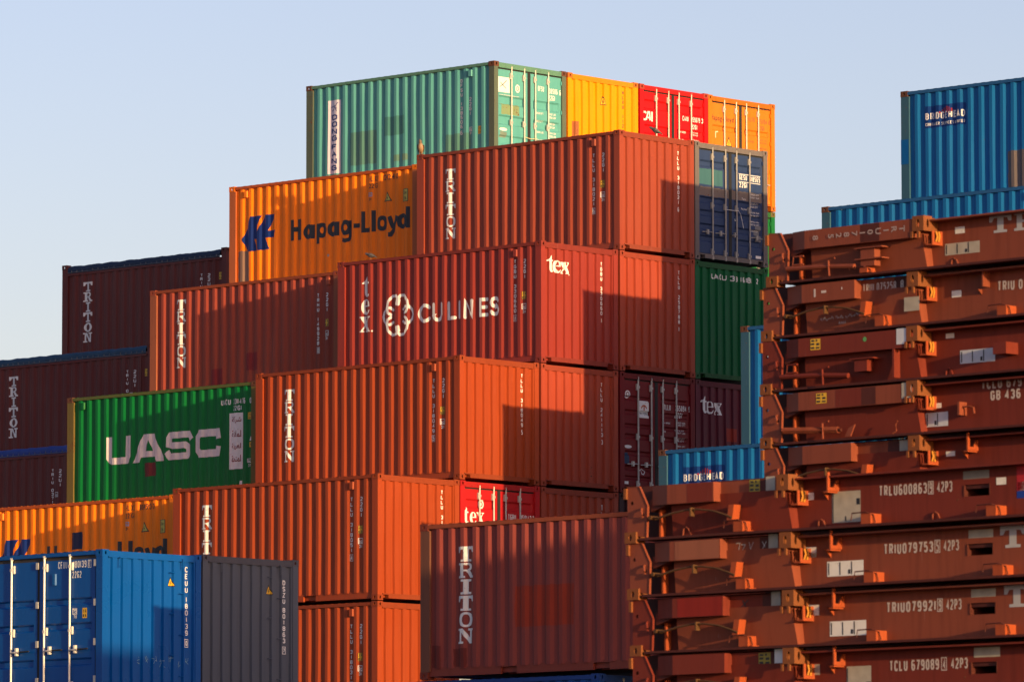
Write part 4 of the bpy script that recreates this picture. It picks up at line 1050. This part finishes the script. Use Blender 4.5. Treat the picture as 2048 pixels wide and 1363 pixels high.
def rack(key, pos, yaw, label, web=None, post=None, steps=(), spring='arc', step_at=None, seg=(), box=None, group='folded flat racks piled up at the right'):
    R9 = random.Random(sum(map(ord, key))*3); t = thing('folded_flat_rack', (pos[0]+R9.uniform(-.025, .025), pos[1]+R9.uniform(-.02, .02), pos[2]), label, 'flat rack', group); t.rotation_euler = (0, 0, yaw+R9.uniform(-.002, .002))
    wm, pm = web or R_A, post or R_A
    # main beam
    b = MB()
    MB().box(.2, RL-.2, 0, .30, .030, .058).build('bottom_flange', R_B, t)
    MB().box(-.015, 2.40, .30, .32, .062, .687).build('gap_backing', R_B, t)  # added dark sheet, keeps sky from showing behind and above the post
    b.box(2.36, 4.84, DW, DW+.02, .062, .62).box(5.22, 6.96, DW, DW+.02, .062, .62).box(7.34, RL-2.36, DW, DW+.02, .062, .62)
    for a in (4.84, 6.96): b.box(a, a+.38, DW, DW+.02, .062, .315).box(a, a+.38, DW, DW+.02, .445, .62)
    b.box(2.36, RL-2.36, .10, .30, .62, .640)
    b.build('side_beam', wm, t)
    # forklift pocket tubes
    for a in (4.84, 6.96):
        MB().box(a, a+.012, DW-.006, DW+.5, .315, .445).box(a+.368, a+.38, DW-.006, DW+.5, .315, .445).box(a, a+.38, DW+.02, DW+.5, .303, .315).box(a, a+.38, DW+.02, DW+.5, .445, .457).box(a, a+.38, DW+.48, DW+.5, .315, .445).build('forklift_pocket', R_B, t)
    # far side beam and deck between
    MB().box(.2, RL-.2, CW-.30, CW, .032, .062).box(.5, RL-.5, CW-.30, CW-.28, .062, .62).build('side_beam', wm, t)
    MB().box(.5, RL-.5, DW+.02, CW-.30, .40, .44).build('deck', R_B, t)
    # end section plate, leaning back towards the bottom
    pl = MB()
    x1a, x1b = 2.36, 2.42
    pl.add([(.60, .15, .062), (x1b, .16, .062), (x1a, .11, .52), (.60, .11, .52), (.60, DW, .062), (x1b, DW, .062), (x1a, DW, .52), (.60, DW, .52)],
           [(0,1,2,3), (1,5,6,2), (0,3,7,4), (3,2,6,7), (4,7,6,5)])
    pl.build('end_plate', wm, t)
    MB().box(.36, .60, .22, .24, .062, .45).build('inner_plate', R_B, t)
    MB().box(.40, .425, .13, .22, .062, .40).build('stiffener', R_BRK_LIT, t)
    # gusset plate with two holes
    gpts = [(.0, .10), (.30, .062), (.315, .43), (.19, .655), (.0, .66)]
    holes = [(.075, .47, .022), (.245, .33, .025)]
    poly = [[Vector((p[0], p[1], 0)) for p in gpts]]
    for hx, hz, hr in holes: poly.append([Vector((hx+hr*math.cos(-2*math.pi*i/8), hz+hr*math.sin(-2*math.pi*i/8), 0)) for i in range(8)])
    flat = [v for q in poly for v in q]
    tri = tessellate_polygon(poly)
    gb = MB(); n = len(flat)
    gb.add([(v.x, .02, v.y) for v in flat]+[(v.x, .05, v.y) for v in flat], [tuple(q) for q in tri]+[tuple(i+n for i in q) for q in tri]+[(i, (i+1) % 5, n+(i+1) % 5, n+i) for i in range(5)])
    for (x, z), (x2, z2) in zip(gpts[1:4], gpts[2:5]):
        d = Vector((x2-x, z2-z)).normalized(); nx, nz = d.y*.007, -d.x*.007
        gb.add([(x, .012, z), (x2, .012, z2), (x2+nx, .012, z2+nz), (x+nx, .012, z+nz), (x, .045, z), (x2, .045, z2), (x2+nx, .045, z2+nz), (x+nx, .045, z+nz)],
               [(0,1,2,3), (0,4,5,1), (1,5,6,2), (2,6,7,3), (3,7,4,0), (7,6,5,4)])
    gb.build('end_gusset', pm, t)
    MB().tube([(.255, .0, .30), (.275, -.03, .33), (.255, -.02, .38), (.24, .01, .40)], .014, 6).build('gusset_hook', pm, t)
    MB().box(-.035, .005, -.01, .12, .52, .645).build('edge_bracket', R_CAST, t)
    # bottom corner castings
    for x, sx in ((-.02, 1), (RL+.02, -1)):
        for y, sy in ((-.01, 1), (CW+.01, -1)):
            key2 = 'rc'
            if key2 not in RC: me = M_RCAST.copy(); me.materials.append(R_CAST); RC[key2] = me
            o = link('corner_casting', RC[key2], t); o.location = (x, y, 0); o.scale = (sx, sy, 1.12)
    # folded end wall lying on top: near post, far post, panel
    p = MB(); D2 = .125
    if step_at:
        a, bq = step_at, step_at
        p.prism([(.36, .06), (.64, .0), (a, 0), (a+.003, D2), (2.33, D2), (2.33, .26), (.36, .26)], 'z', .43, .655)
    else:
        p.prism([(.36, .06), (.60, .0), (2.33, 0), (2.33, .26), (.36, .26)], 'z', .43, .655)
    post_o = p.build('folded_post', pm, t)
    MB().prism([(.33, .36), (.60, .43), (.60, .50), (.33, .50)], 'y', .06, .24).build('post_root', R_B, t)
    MB().box(.36, 2.33, CW-.26, CW, .43, .655).build('folded_post', pm, t)
    MB().box(.5, 2.2, .26, CW-.26, .52, .60).build('folded_end_panel', R_B, t)
    yd = D2 if step_at else 0.
    for (xa, xb, za, zb, mat) in seg:
        y_ = 0. if (not step_at or xb <= step_at+.01) else D2
        on(post_o, y_, [rect(xa, za, xb, zb)], mat, 'repaint_patch', .0015)
    # casting at the free end of the post and the lock behind it
    for y, sy in ((-.01, 1), (CW+.01, -1)):
        o = link('post_casting', RC['rc'], t); o.location = (2.505, y, .50); o.scale = (-1, sy, 1.55)
    MB().box(2.33, 2.50, .15, .26, .50, .66).build('lock_housing', R_CAST, t)
    for a_ in (2.30, 2.40): MB().box(a_, a_+.032, -.01, .02, .42, .50).build('hinge_ear', R_CAST, t)
    lk = MB().box(2.545, 2.56, .09, .13, .33, .50).box(2.545, 2.56, .22, .28, .33, .50).box(2.545, 2.56, .13, .22, .33, .37).box(2.46, 2.545, .24, .28, .33, .50).box(2.46, 2.545, .09, .24, .33, .345)
    lk.build('lock_bracket', R_BRK_LIT, t)
    MB().tube([(2.565, .15, .37), (2.58, .16, .43), (2.565, .155, .49)], .012, 6).tube([(2.565, .20, .37), (2.58, .20, .44), (2.565, .205, .49)], .012, 6).build('lock_pins', R_YEL, t)
    # other end, simplified the same way
    MB().box(RL-.33, RL, .02, .05, .10, .65).build('end_gusset', pm, t)
    MB().box(RL-2.33, RL-.36, 0, .26, .43, .655).build('folded_post', pm, t); MB().box(RL-2.42, RL-.6, .11, DW, .062, .52).build('end_plate', wm, t)
    # spring under the post
    if spring == 'arc':
        pts = [(.40, .0, .285), (.52, -.02, .275), (.72, -.02, .318), (.95, -.02, .345), (1.15, -.02, .345), (1.38, -.02, .315), (1.58, -.02, .255), (1.66, -.02, .225)]
        MB().tube(pts, .013, 6).build('bowed_spring', R_SPR, t)
        MB().tube([(.40, .10, .285), (.40, -.04, .285)], .024, 8).build('spring_pin', R_SPR, t)
        MB().box(1.03, 1.05, -.05, .02, .27, .37).build('spring_clip', R_SPR, t)
        MB().prism([(1.575, .20), (1.66, .20), (1.69, .375), (1.61, .375)], 'y', -.02, .10).build('spring_bracket', R_BRK_LIT, t)
    elif spring == 'coil':
        MB().tube([(.33, -.01, .20), (1.30, -.01, .155)], .022, 6).build('spring_core', R_B, t)
        h = MB(); pts = []
        N_ = 46
        for i in range(N_*6+1):
            a = 2*math.pi*i/6; x = .36+.90*i/(N_*6)
            pts.append((x, -.01+.036*math.cos(a), .20-.045*(x-.33)+.036*math.sin(a)))
        h.tube(pts, .008, 4); h.build('coil_spring', pm, t)
    elif spring == 'rod':
        MB().tube([(.33, -.02, .20), (.9, -.02, .185), (1.42, -.02, .15)], .032, 8).build('torsion_bar', pm, t)
        MB().tube([(.42, -.02, .22), (.44, -.02, .34), (.60, -.02, .34)], .012, 6).tube([(.42, -.02, .24), (.60, -.02, .24)], .012, 6).build('fork_latch', pm, t)
    if spring != 'arc':
        MB().tube([(1.03, -.04, .062), (1.03, -.05, .25), (1.13, -.05, .27)], .012, 6).build('retaining_hook', pm, t)
    t_ = dict(t=t, wm=wm, pm=pm)
    return t_
def block(r, xr, y0, w=.14, h=.12, z=.062, wire=True, proud=.0):
    t = r['t']
    o = MB().box(xr-w, xr, y0, DW if y0 < DW-.02 and xr > 2.4 else y0+.15, z, z+h).box(xr, xr+.05, y0+.02, y0+.14, z, z+.012).build('lashing_block', R_BRK_LIT, t)
    if wire:
        MB().tube([(xr-.28, y0-.01, z+.05), (xr-.26, y0-.015, z+h+.01), (xr-.05, y0-.015, z+h+.015), (xr+.02, y0+.03, z+h-.02), (xr+.03, y0+.05, z+.01)], .008, 5).build('lashing_ring', R_B, o)
def arch(r, x, y, z=.062, mat=None, w=.12, h=.10):
    MB().tube([(x, y, z), (x+.01, y, z+h*.8), (x+w*.4, y, z+h), (x+w*.7, y, z+h*.8), (x+w, y, z)], .010, 6).build('lashing_loop', mat or r['pm'], r['t'])
def ubracket(r, x):
    MB().box(x, x+.02, .08, .12, .47, .68).box(x, x+.02, .12, .28, .47, .51).prism([(.19, .51), (.28, .51), (.28, .60), (.24, .60)], 'x', x, x+.02).box(x-.06, x, .10, .28, .45, .47).build('stacking_hook', R_BRK_LIT, r['t'])
def tri(r, x):
    MB().prism([(.17, .48), (.28, .48), (.28, .38)], 'x', x, x+.02).build('gusset_tab', R_BRK_LIT, r['t'])
def wl(r, x0, z0, x1, z1, mat=None, name='label_plate', bars=(), d=DW):
    a, b = flat_pt(x0, z0, d); c_, e = flat_pt(x1, z1, d)
    on(r['t'], d, [rect(a, b, c_, e)], mat or WHITE(), name, .003)
    if bars: on(r['t'], d, [rect(a+(c_-a)*u0, b+(e-b)*v0, a+(c_-a)*u1, b+(e-b)*v1) for u0, v0, u1, v1 in bars], BLACKP(), 'label_print', .0045)
BARS = ((.03, .1, .06, .9), (.34, .08, .37, .92), (.66, .08, .69, .95), (.58, .12, .64, .42))
def wt(r, s, x0, z0, w, h=.118, d=DW, mat=None, name='code_lettering', bold=.03):
    a, b = flat_pt(x0, z0, d); on(r['t'], d, word(s, a, b, h, w, bold), mat or plain('pale_rose_lettering', (.55, .46, .44), .55, 0, .15), name, .003)
def boxed(r, s, x0, z0, w=.07, h=.118):
    a, b = flat_pt(x0, z0, DW); on(r['t'], DW, word(s, a+.012, b, h, w-.03, .03)+frame(a-.01, b-.015, a+w, b+h+.015, .010), plain('pale_rose_lettering', (0, 0, 0)), 'check_digit', .003)
def postplate(r, x0, z0, x1, z1, y, mat, name='label_plate', pr=()):
    a, b = flat_pt(x0, z0, y); c_, e = flat_pt(x1, z1, y)
    on(r['t'], y, [rect(a, b, c_, e)], mat, name, .003)
    if pr: on(r['t'], y, [rect(a+(c_-a)*u0, b+(e-b)*v0, a+(c_-a)*u1, b+(e-b)*v1) for u0, v0, u1, v1 in pr], BLACKP(), 'label_print', .0045)
YB = ((.06, .1, .4, .28), (.06, .45, .4, .62), (.1, .75, .4, .9), (.55, .1, .92, .25), (.6, .4, .9, .6), (.55, .75, .7, .92))
OLIVE = plain('olive_yellow_label', (.30, .24, .02), .5)
MUD = plain('muddy_white_label', (.42, .38, .32), .6, 0, .4)

SX, SY, SZ = 38.853, -35.588, .269
LY = math.radians(-.35)
dz = .66
r = rack('L1', (SX, SY, SZ), LY, 'top rack of the lower pile, with code TRLU600863 and a big pale placard', R_C, R_A, step_at=1.36, seg=((.95, 1.345, .435, .65, R_C), (1.80, 2.12, .435, .65, R_B)))
postplate(r, 1.92, .50, 2.08, .64, .125, OLIVE, 'height_sign', YB); postplate(r, 2.17, .49, 2.31, .665, .125, MUD)
wt(r, 'TRLU600863', 3.875, .345, .70); boxed(r, '9', 4.60, .345); wt(r, '42P3', 4.72, .345, .22)
wl(r, 2.756, .356, 2.904, .438); wl(r, 3.178, .075, 3.60, .43, MUD, 'placard', ((.02, .02, .05, .95), (.86, .55, .98, .75), (.45, .04, .50, .20))); wl(r, 5.098, .47, 5.47, .56, plain('grey_stencil_plate', (.25, .23, .21))); wl(r, 5.57, .384, 5.71, .464)
wl(r, 5.86, .30, 6.05, .58, paint('red_flag_patch', srgb(170, 40, 50), 0, .1), 'flag_label'); wl(r, 5.87, .30, 6.05, .40, WHITE()); wl(r, 5.86, .22, 6.05, .30, paint('blue_flag_patch', srgb(30, 60, 150), 0, .1), 'flag_label')
ubracket(r, 3.0); tri(r, 2.84); block(r, 1.80, 0.0); block(r, 3.64, .09); block(r, 5.45, .09); arch(r, .78, .12); arch(r, 2.72, .26); arch(r, 4.40, .26)
r = rack('L2', (SX+.03, SY, SZ-dz), LY, 'second rack down in the lower pile, coded TRIU079753 with chalk marks on its post', R_A, R_A, step_at=1.42, seg=((.72, 1.41, .435, .65, rmat('dusty', srgb(140, 84, 64))), (1.92, 2.15, .435, .65, R_B)))
on(r['t'], .125, stroke([(1.56, .60), (1.62, .60), (1.60, .52)], .008)+stroke([(1.64, .58), (1.70, .58), (1.66, .52), (1.71, .51)], .008)+stroke([(1.76, .60), (1.78, .52), (1.82, .60)], .008)+stroke([(1.80, .46), (1.92, .49)], .012)+stroke([(1.95, .50), (2.02, .60)], .008)+stroke([(1.96, .60), (2.0, .54)], .008), plain('chalk', (.45, .42, .42)), 'chalk_marks')
postplate(r, 2.17, .49, 2.31, .665, .125, MUD)
wt(r, 'TRIU079753', 3.90, .345, .72); boxed(r, '5', 4.65, .345); wt(r, '42P3', 4.77, .345, .22)
wl(r, 2.74, .36, 2.90, .48); wl(r, 3.06, .13, 3.60, .30, WHITE(), 'placard', BARS); wl(r, 5.13, .47, 5.48, .56, MUD)
wl(r, 2.74, .36, 2.90, .41, MUD)
a_, b_ = flat_pt(5.58, .34, DW)
white_big = plain('rack_big_lettering', (.42, .42, .46), .55, 0, .15)
def bigname(r, x0, z0, h=.24, w=.36):
    ps = []
    for i, ch in enumerate('TRITON'):
        if ch == 'I': ps += xf(SLAB[ch], x0+i*w*1.12, z0, w, h)
        else: ps += xf(SLAB[ch], x0+i*w*1.12, z0, w, h)
    on(r['t'], DW, ps, white_big, 'brand_lettering', .003)
bigname(r, a_, b_)
ubracket(r, 3.0); tri(r, 2.84); block(r, 1.80, 0.0); block(r, 3.64, .09); block(r, 5.50, .09)
r = rack('L3', (SX+.03, SY+.01, SZ-2*dz), LY, 'third rack down in the lower pile, coded TRIU079921 with a deep red post', R_A, R_C, step_at=1.42, seg=((.72, 1.41, .435, .65, rmat('deepred', srgb(128, 34, 24))), (1.92, 2.15, .435, .65, R_B)))
postplate(r, 2.17, .49, 2.31, .665, .125, MUD)
on(r['t'], .125, stroke([(1.60, .52), (1.70, .60)], .012)+stroke([(1.62, .60), (1.68, .50)], .012), BLACKP(), 'paint_mark')
wt(r, 'TRIU079921', 3.90, .345, .72); boxed(r, '9', 4.65, .345); wt(r, '42P3', 4.77, .345, .22)
wl(r, 2.74, .36, 2.90, .48); wl(r, 3.06, .11, 3.60, .28, WHITE(), 'placard', BARS); wl(r, 5.13, .47, 5.48, .56, MUD)
bigname(r, a_+.02, b_); ubracket(r, 3.0); tri(r, 2.84); block(r, 1.80, 0.0); block(r, 3.64, .09); block(r, 5.50, .09)
r = rack('L4', (SX+.05, SY, SZ-3*dz), LY, 'lowest rack in view, coded TCLU 679089 with a yellow sign on its post', R_C, R_C, step_at=1.44, seg=((1.92, 2.15, .435, .65, R_B),))
postplate(r, 1.97, .49, 2.15, .63, .125, OLIVE, 'height_sign', YB); postplate(r, 2.21, .48, 2.36, .665, .125, WHITE())
wt(r, 'TCLU 679089', 3.93, .345, .72); boxed(r, '4', 4.69, .345); wt(r, '42P3', 4.82, .345, .24)
wl(r, 2.74, .34, 2.90, .46, MUD); wl(r, 3.30, .02, 3.66, .42, MUD, 'placard', ((.02, .02, .05, .95), (.80, .3, .97, .55))); wl(r, 5.15, .46, 5.52, .57, MUD); ubracket(r, 3.0); tri(r, 2.84); block(r, 5.5, .09)
for k in (4, 5): rack(f'L{k+1}', (SX+.04, SY, SZ-k*dz), LY, ('flat rack under the lowest coded one of the lower pile', 'flat rack at the very foot of the lower pile')[k-4], R_B, R_B, step_at=1.4)

UX, UY, UZ = 37.786, -31.899, 2.982
UYW = math.radians(-.9)
r = rack('U1', (UX+.08, UY, UZ+dz), UYW, 'topmost rack of the upper pile, with a code in sideways letters on its post', R_A, R_A, spring='rod', seg=((1.50, 1.80, .435, .65, R_B),))
t = r['t']
ps = []
for i, chh in enumerate('TRIU017825 8'):
    if chh == ' ': continue
    gph, bb = glyph(chh, .02); sc_h = .085/ (capheight(.02)); gw = (bb[1]-bb[0])*sc_h*1.0
    x_c = 2.12-.125*i
    # letter turned a quarter: its top points along +x
    ps += [[(x_c+(q[1])*sc_h, .55+gw/2-(q[0]-bb[0])*sc_h) for q in f] for f in gph]
on(t, 0., ps, plain('faded_rose_lettering', (.36, .27, .26), .6, 0, .2), 'code_lettering')
wl(r, 3.02, .42, 3.17, .50); wl(r, 2.86, .17, 3.40, .31, MUD, 'placard', BARS)
a_, b_ = flat_pt(3.55, .38, DW); bigname(r, a_, b_, .22, .34)
bx = MB().box(1.50, 1.72, 0, .11, .14, .36).build('lashing_box', r['pm'], t)
MB().box(1.42, 1.86, -.03, .11, .355, .37).build('box_fin', r['pm'], bx); MB().box(1.42, 1.86, -.03, .11, .22, .235).build('box_fin', r['pm'], bx)
block(r, 1.62, -.02, .12, .06); arch(r, 2.70, .27)
r = rack('U2', (UX, UY, UZ), UYW, 'rack with TRIU 075258 8 on its post and chalk handwriting below', R_A, R_A, step_at=1.49, seg=((2.02, 2.20, .435, .65, R_B),))
t = r['t']
on(t, .125, word('TRIU 075258', 1.52, .505, .10, .53, .03)+word('8', 2.12, .51, .10, .05, .03), plain('pale_rose_lettering', (0, 0, 0)), 'code_lettering')
on(t, 0., [rect(.84, .49, .87, .59), rect(.96, .53, 1.04, .56), rect(1.28, .55, 1.30, .58)], plain('pale_rose_lettering', (0, 0, 0)), 'faded_print')
Rr = random.Random(11); ps = []
x_ = .86
for k in range(17):
    if k in (6, 10): x_ += .03
    y_ = .20+.002*k; pts = [(x_, y_+Rr.uniform(0, .03))]
    for q in range(3): pts.append((pts[-1][0]+Rr.uniform(.004, .016), y_+Rr.uniform(-.008, .038)))
    ps += stroke(pts, .005); x_ = pts[-1][0]+.006
for k in range(4): ps += stroke([(1.16+.03*k, .145), (1.17+.03*k, .175), (1.18+.03*k, .145)], .005)
on(t, .105, ps, plain('chalk', (0, 0, 0)), 'handwriting', .012)
a1, b1 = flat_pt(2.33, .20, .15); on(t, .13, [rect(a1, b1, a1+.24, b1+.17)], MUD, 'placard', .03)
wl(r, 3.05, .32, 3.20, .40); wt(r, 'TRIU 075258', 3.76, .345, .78); block(r, 1.95, 0., .14, .13); block(r, 3.78, .09)
MB().box(3.36, 3.38, .15, .28, .44, .64).prism([(.20, .42), (.28, .42), (.28, .36)], 'x', 3.24, 3.26).build('stacking_hook', r['pm'], t)
r = rack('U3', (UX-.04, UY, UZ-dz), UYW, 'middle rack of the upper pile, with a yellow sign and a small green dot', R_C, R_C, spring='rod')
t = r['t']
postplate(r, .80, .50, .96, .635, 0., YELLOW(), 'height_sign', YB); postplate(r, 2.17, .475, 2.33, .665, 0., plain('bluish_label', (.55, .58, .66)))
on(t, 0., [arc(1.67, .575, .03, .03, 0, 330, 12)], plain('green_dot_paint', (.10, .32, .10)), 'green_dot'); 
MB().box(2.10, 2.13, -.0, .11, .08, .43).build('stiffener', r['pm'], t); bx = MB().box(1.50, 1.70, 0, .11, .19, .34).build('lashing_box', r['pm'], t); MB().box(1.44, 1.82, -.03, .11, .335, .35).build('box_fin', r['pm'], bx)
wl(r, 2.97, .49, 3.10, .55); wl(r, 3.19, .17, 3.73, .33, plain('bluish_label', (0, 0, 0)), 'placard', BARS); arch(r, 2.72, .26); MB().box(3.62, 3.82, .05, .28, .26, .40).build('lashing_box', r['pm'], t)
r = rack('U4', (UX-.01, UY, UZ-2*dz), UYW, 'fourth rack of the upper pile, coded TCLU 679, with a coil spring', R_C, R_A, spring='coil', seg=((1.20, 1.61, .435, .65, R_C), (1.61, 1.84, .435, .65, R_B)))
t = r['t']
postplate(r, .89, .50, 1.06, .625, 0., YELLOW(), 'height_sign', YB); postplate(r, 2.25, .48, 2.41, .665, 0., MUD)
wl(r, 2.75, .32, 2.90, .38); wl(r, 2.50, .10, 3.0, .27, plain('bluish_label', (0, 0, 0)), 'placard', BARS)
wt(r, 'TCLU 679', 3.52, .50, .62); wt(r, 'GB 436', 3.66, .36, .46)
MB().box(3.0, 3.03, .14, .28, .24, .40).tube([(3.03, .2, .34), (3.14, .2, .34), (3.20, .2, .32), (3.21, .2, .25)], .013, 6).build('crank_hook', r['pm'], t)
MB().prism([(1.36, .07), (1.45, .07), (1.52, .21), (1.42, .17)], 'y', -.02, .0).build('spring_tab', r['pm'], t); MB().tube([(2.06, .05, .07), (2.12, .05, .10), (2.11, .05, .17), (2.14, .05, .22)], .010, 6).build('bent_pin', r['pm'], t)
r = rack('U5', (UX+.0, UY, UZ-3*dz), UYW, 'fifth rack of the upper pile, its lower half hidden by the lower pile', R_C, R_A, step_at=1.42, seg=((1.90, 2.12, .435, .65, R_B),))
postplate(r, 2.20, .47, 2.33, .63, .125, MUD); wl(r, 2.94, .39, 3.08, .45); ubracket(r, 3.16); tri(r, 3.0)
for k in range(4, 9): rack(f'U{k+2}', (UX, UY, UZ-k*dz), UYW, 'flat rack of the upper pile that stands behind the lower pile', R_B, R_B, step_at=1.4)

# ================= birds
def bird(name, pos, heading, label, cat, body, head_c, dark, sc=1.0, upright=.5):
    """one continuous body: tail, belly, chest, neck, head, beak; wings folded, feet on the steel"""
    t = thing(name, pos, label, cat, 'birds perched on the containers'); t.rotation_euler = (0, 0, heading); t.scale = (sc, sc, sc)
    c_, s_ = math.cos(upright), math.sin(upright)
    axis = [(-.17, .012, .006), (-.10, .018, .010), (-.05, .045, .040), (0, .062, .058), (.05, .060, .056), (.09, .042, .040), (.115, .030, .030), (.14, .034, .034), (.165, .026, .026), (.185, .008, .008), (.20, .002, .002)]
    vs = []; n = 10
    for a, ry, rz in axis:
        for k in range(n):
            th = 2*math.pi*k/n; y = ry*math.cos(th); q = rz*math.sin(th)
            vs.append((a*c_-q*s_, y, .12+a*s_+q*c_))
    fs = [(i*n+k, i*n+(k+1) % n, (i+1)*n+(k+1) % n, (i+1)*n+k) for i in range(len(axis)-1) for k in range(n)]+[tuple(range(n)), tuple(range((len(axis)-1)*n, len(axis)*n))]
    b = MB().add(vs, fs).build('body', body, t)
    for p in b.data.polygons: p.use_smooth = True
    b.data.materials.append(head_c)
    for p in b.data.polygons:
        if p.center.z > .12+.10*s_: p.material_index = 1
    for s in (-1, 1):
        w = []
        for a, h_, y in ((.07, .035, .058), (.02, .045, .066), (-.06, .035, .052), (-.14, .012, .022), (-.17, .004, .008)):
            for q in (h_, -h_*.7): w.append((a*c_-q*s_, s*y, .13+a*s_+q*c_))
            w.append((a*c_, s*(y+.010), .13+a*s_))
        fs = []
        for i in range(4):
            o = i*3; fs += [(o, o+2, o+5, o+3), (o+2, o+1, o+4, o+5)]
        MB().add(w, fs).build('wing', dark, t)
        MB().tube([(.01, s*.022, .075), (.012, s*.022, .004)], .006, 5).tube([(.0, s*.022, .005), (.045, s*.030, .004)], .004, 4).tube([(.0, s*.022, .005), (.045, s*.012, .004)], .004, 4).build('leg', plain('bird_leg', (.25, .10, .05)), t)
    return t
bird('falcon', (-6.0, 7.55, zt(5)+CH), math.radians(-60), 'brown falcon sitting upright on the far corner of the TRITON container below the green one', 'bird', plain('buff_feathers', (.30, .19, .11)), plain('brown_feathers', (.16, .11, .07)), plain('dark_feathers', (.05, .035, .03)), 1.15, 1.15)
bird('pigeon', (-.05, 8.72, zt(5)+CH-.02), math.radians(-150), 'grey pigeon hunched on the roof edge in front of the red CAI doors', 'bird', plain('grey_feathers', (.14, .13, .14)), plain('slate_feathers', (.09, .09, .10)), plain('dark_grey_feathers', (.07, .065, .07)), .95, .55)
bird('pigeon', (-5.1, 5.06, zt(4)+CH-.02), math.radians(200), 'small grey pigeon on the roof rail under the orange Hapag-Lloyd container', 'bird', plain('grey_feathers', (0, 0, 0)), plain('slate_feathers', (0, 0, 0)), plain('dark_grey_feathers', (0, 0, 0)), .85, .35)
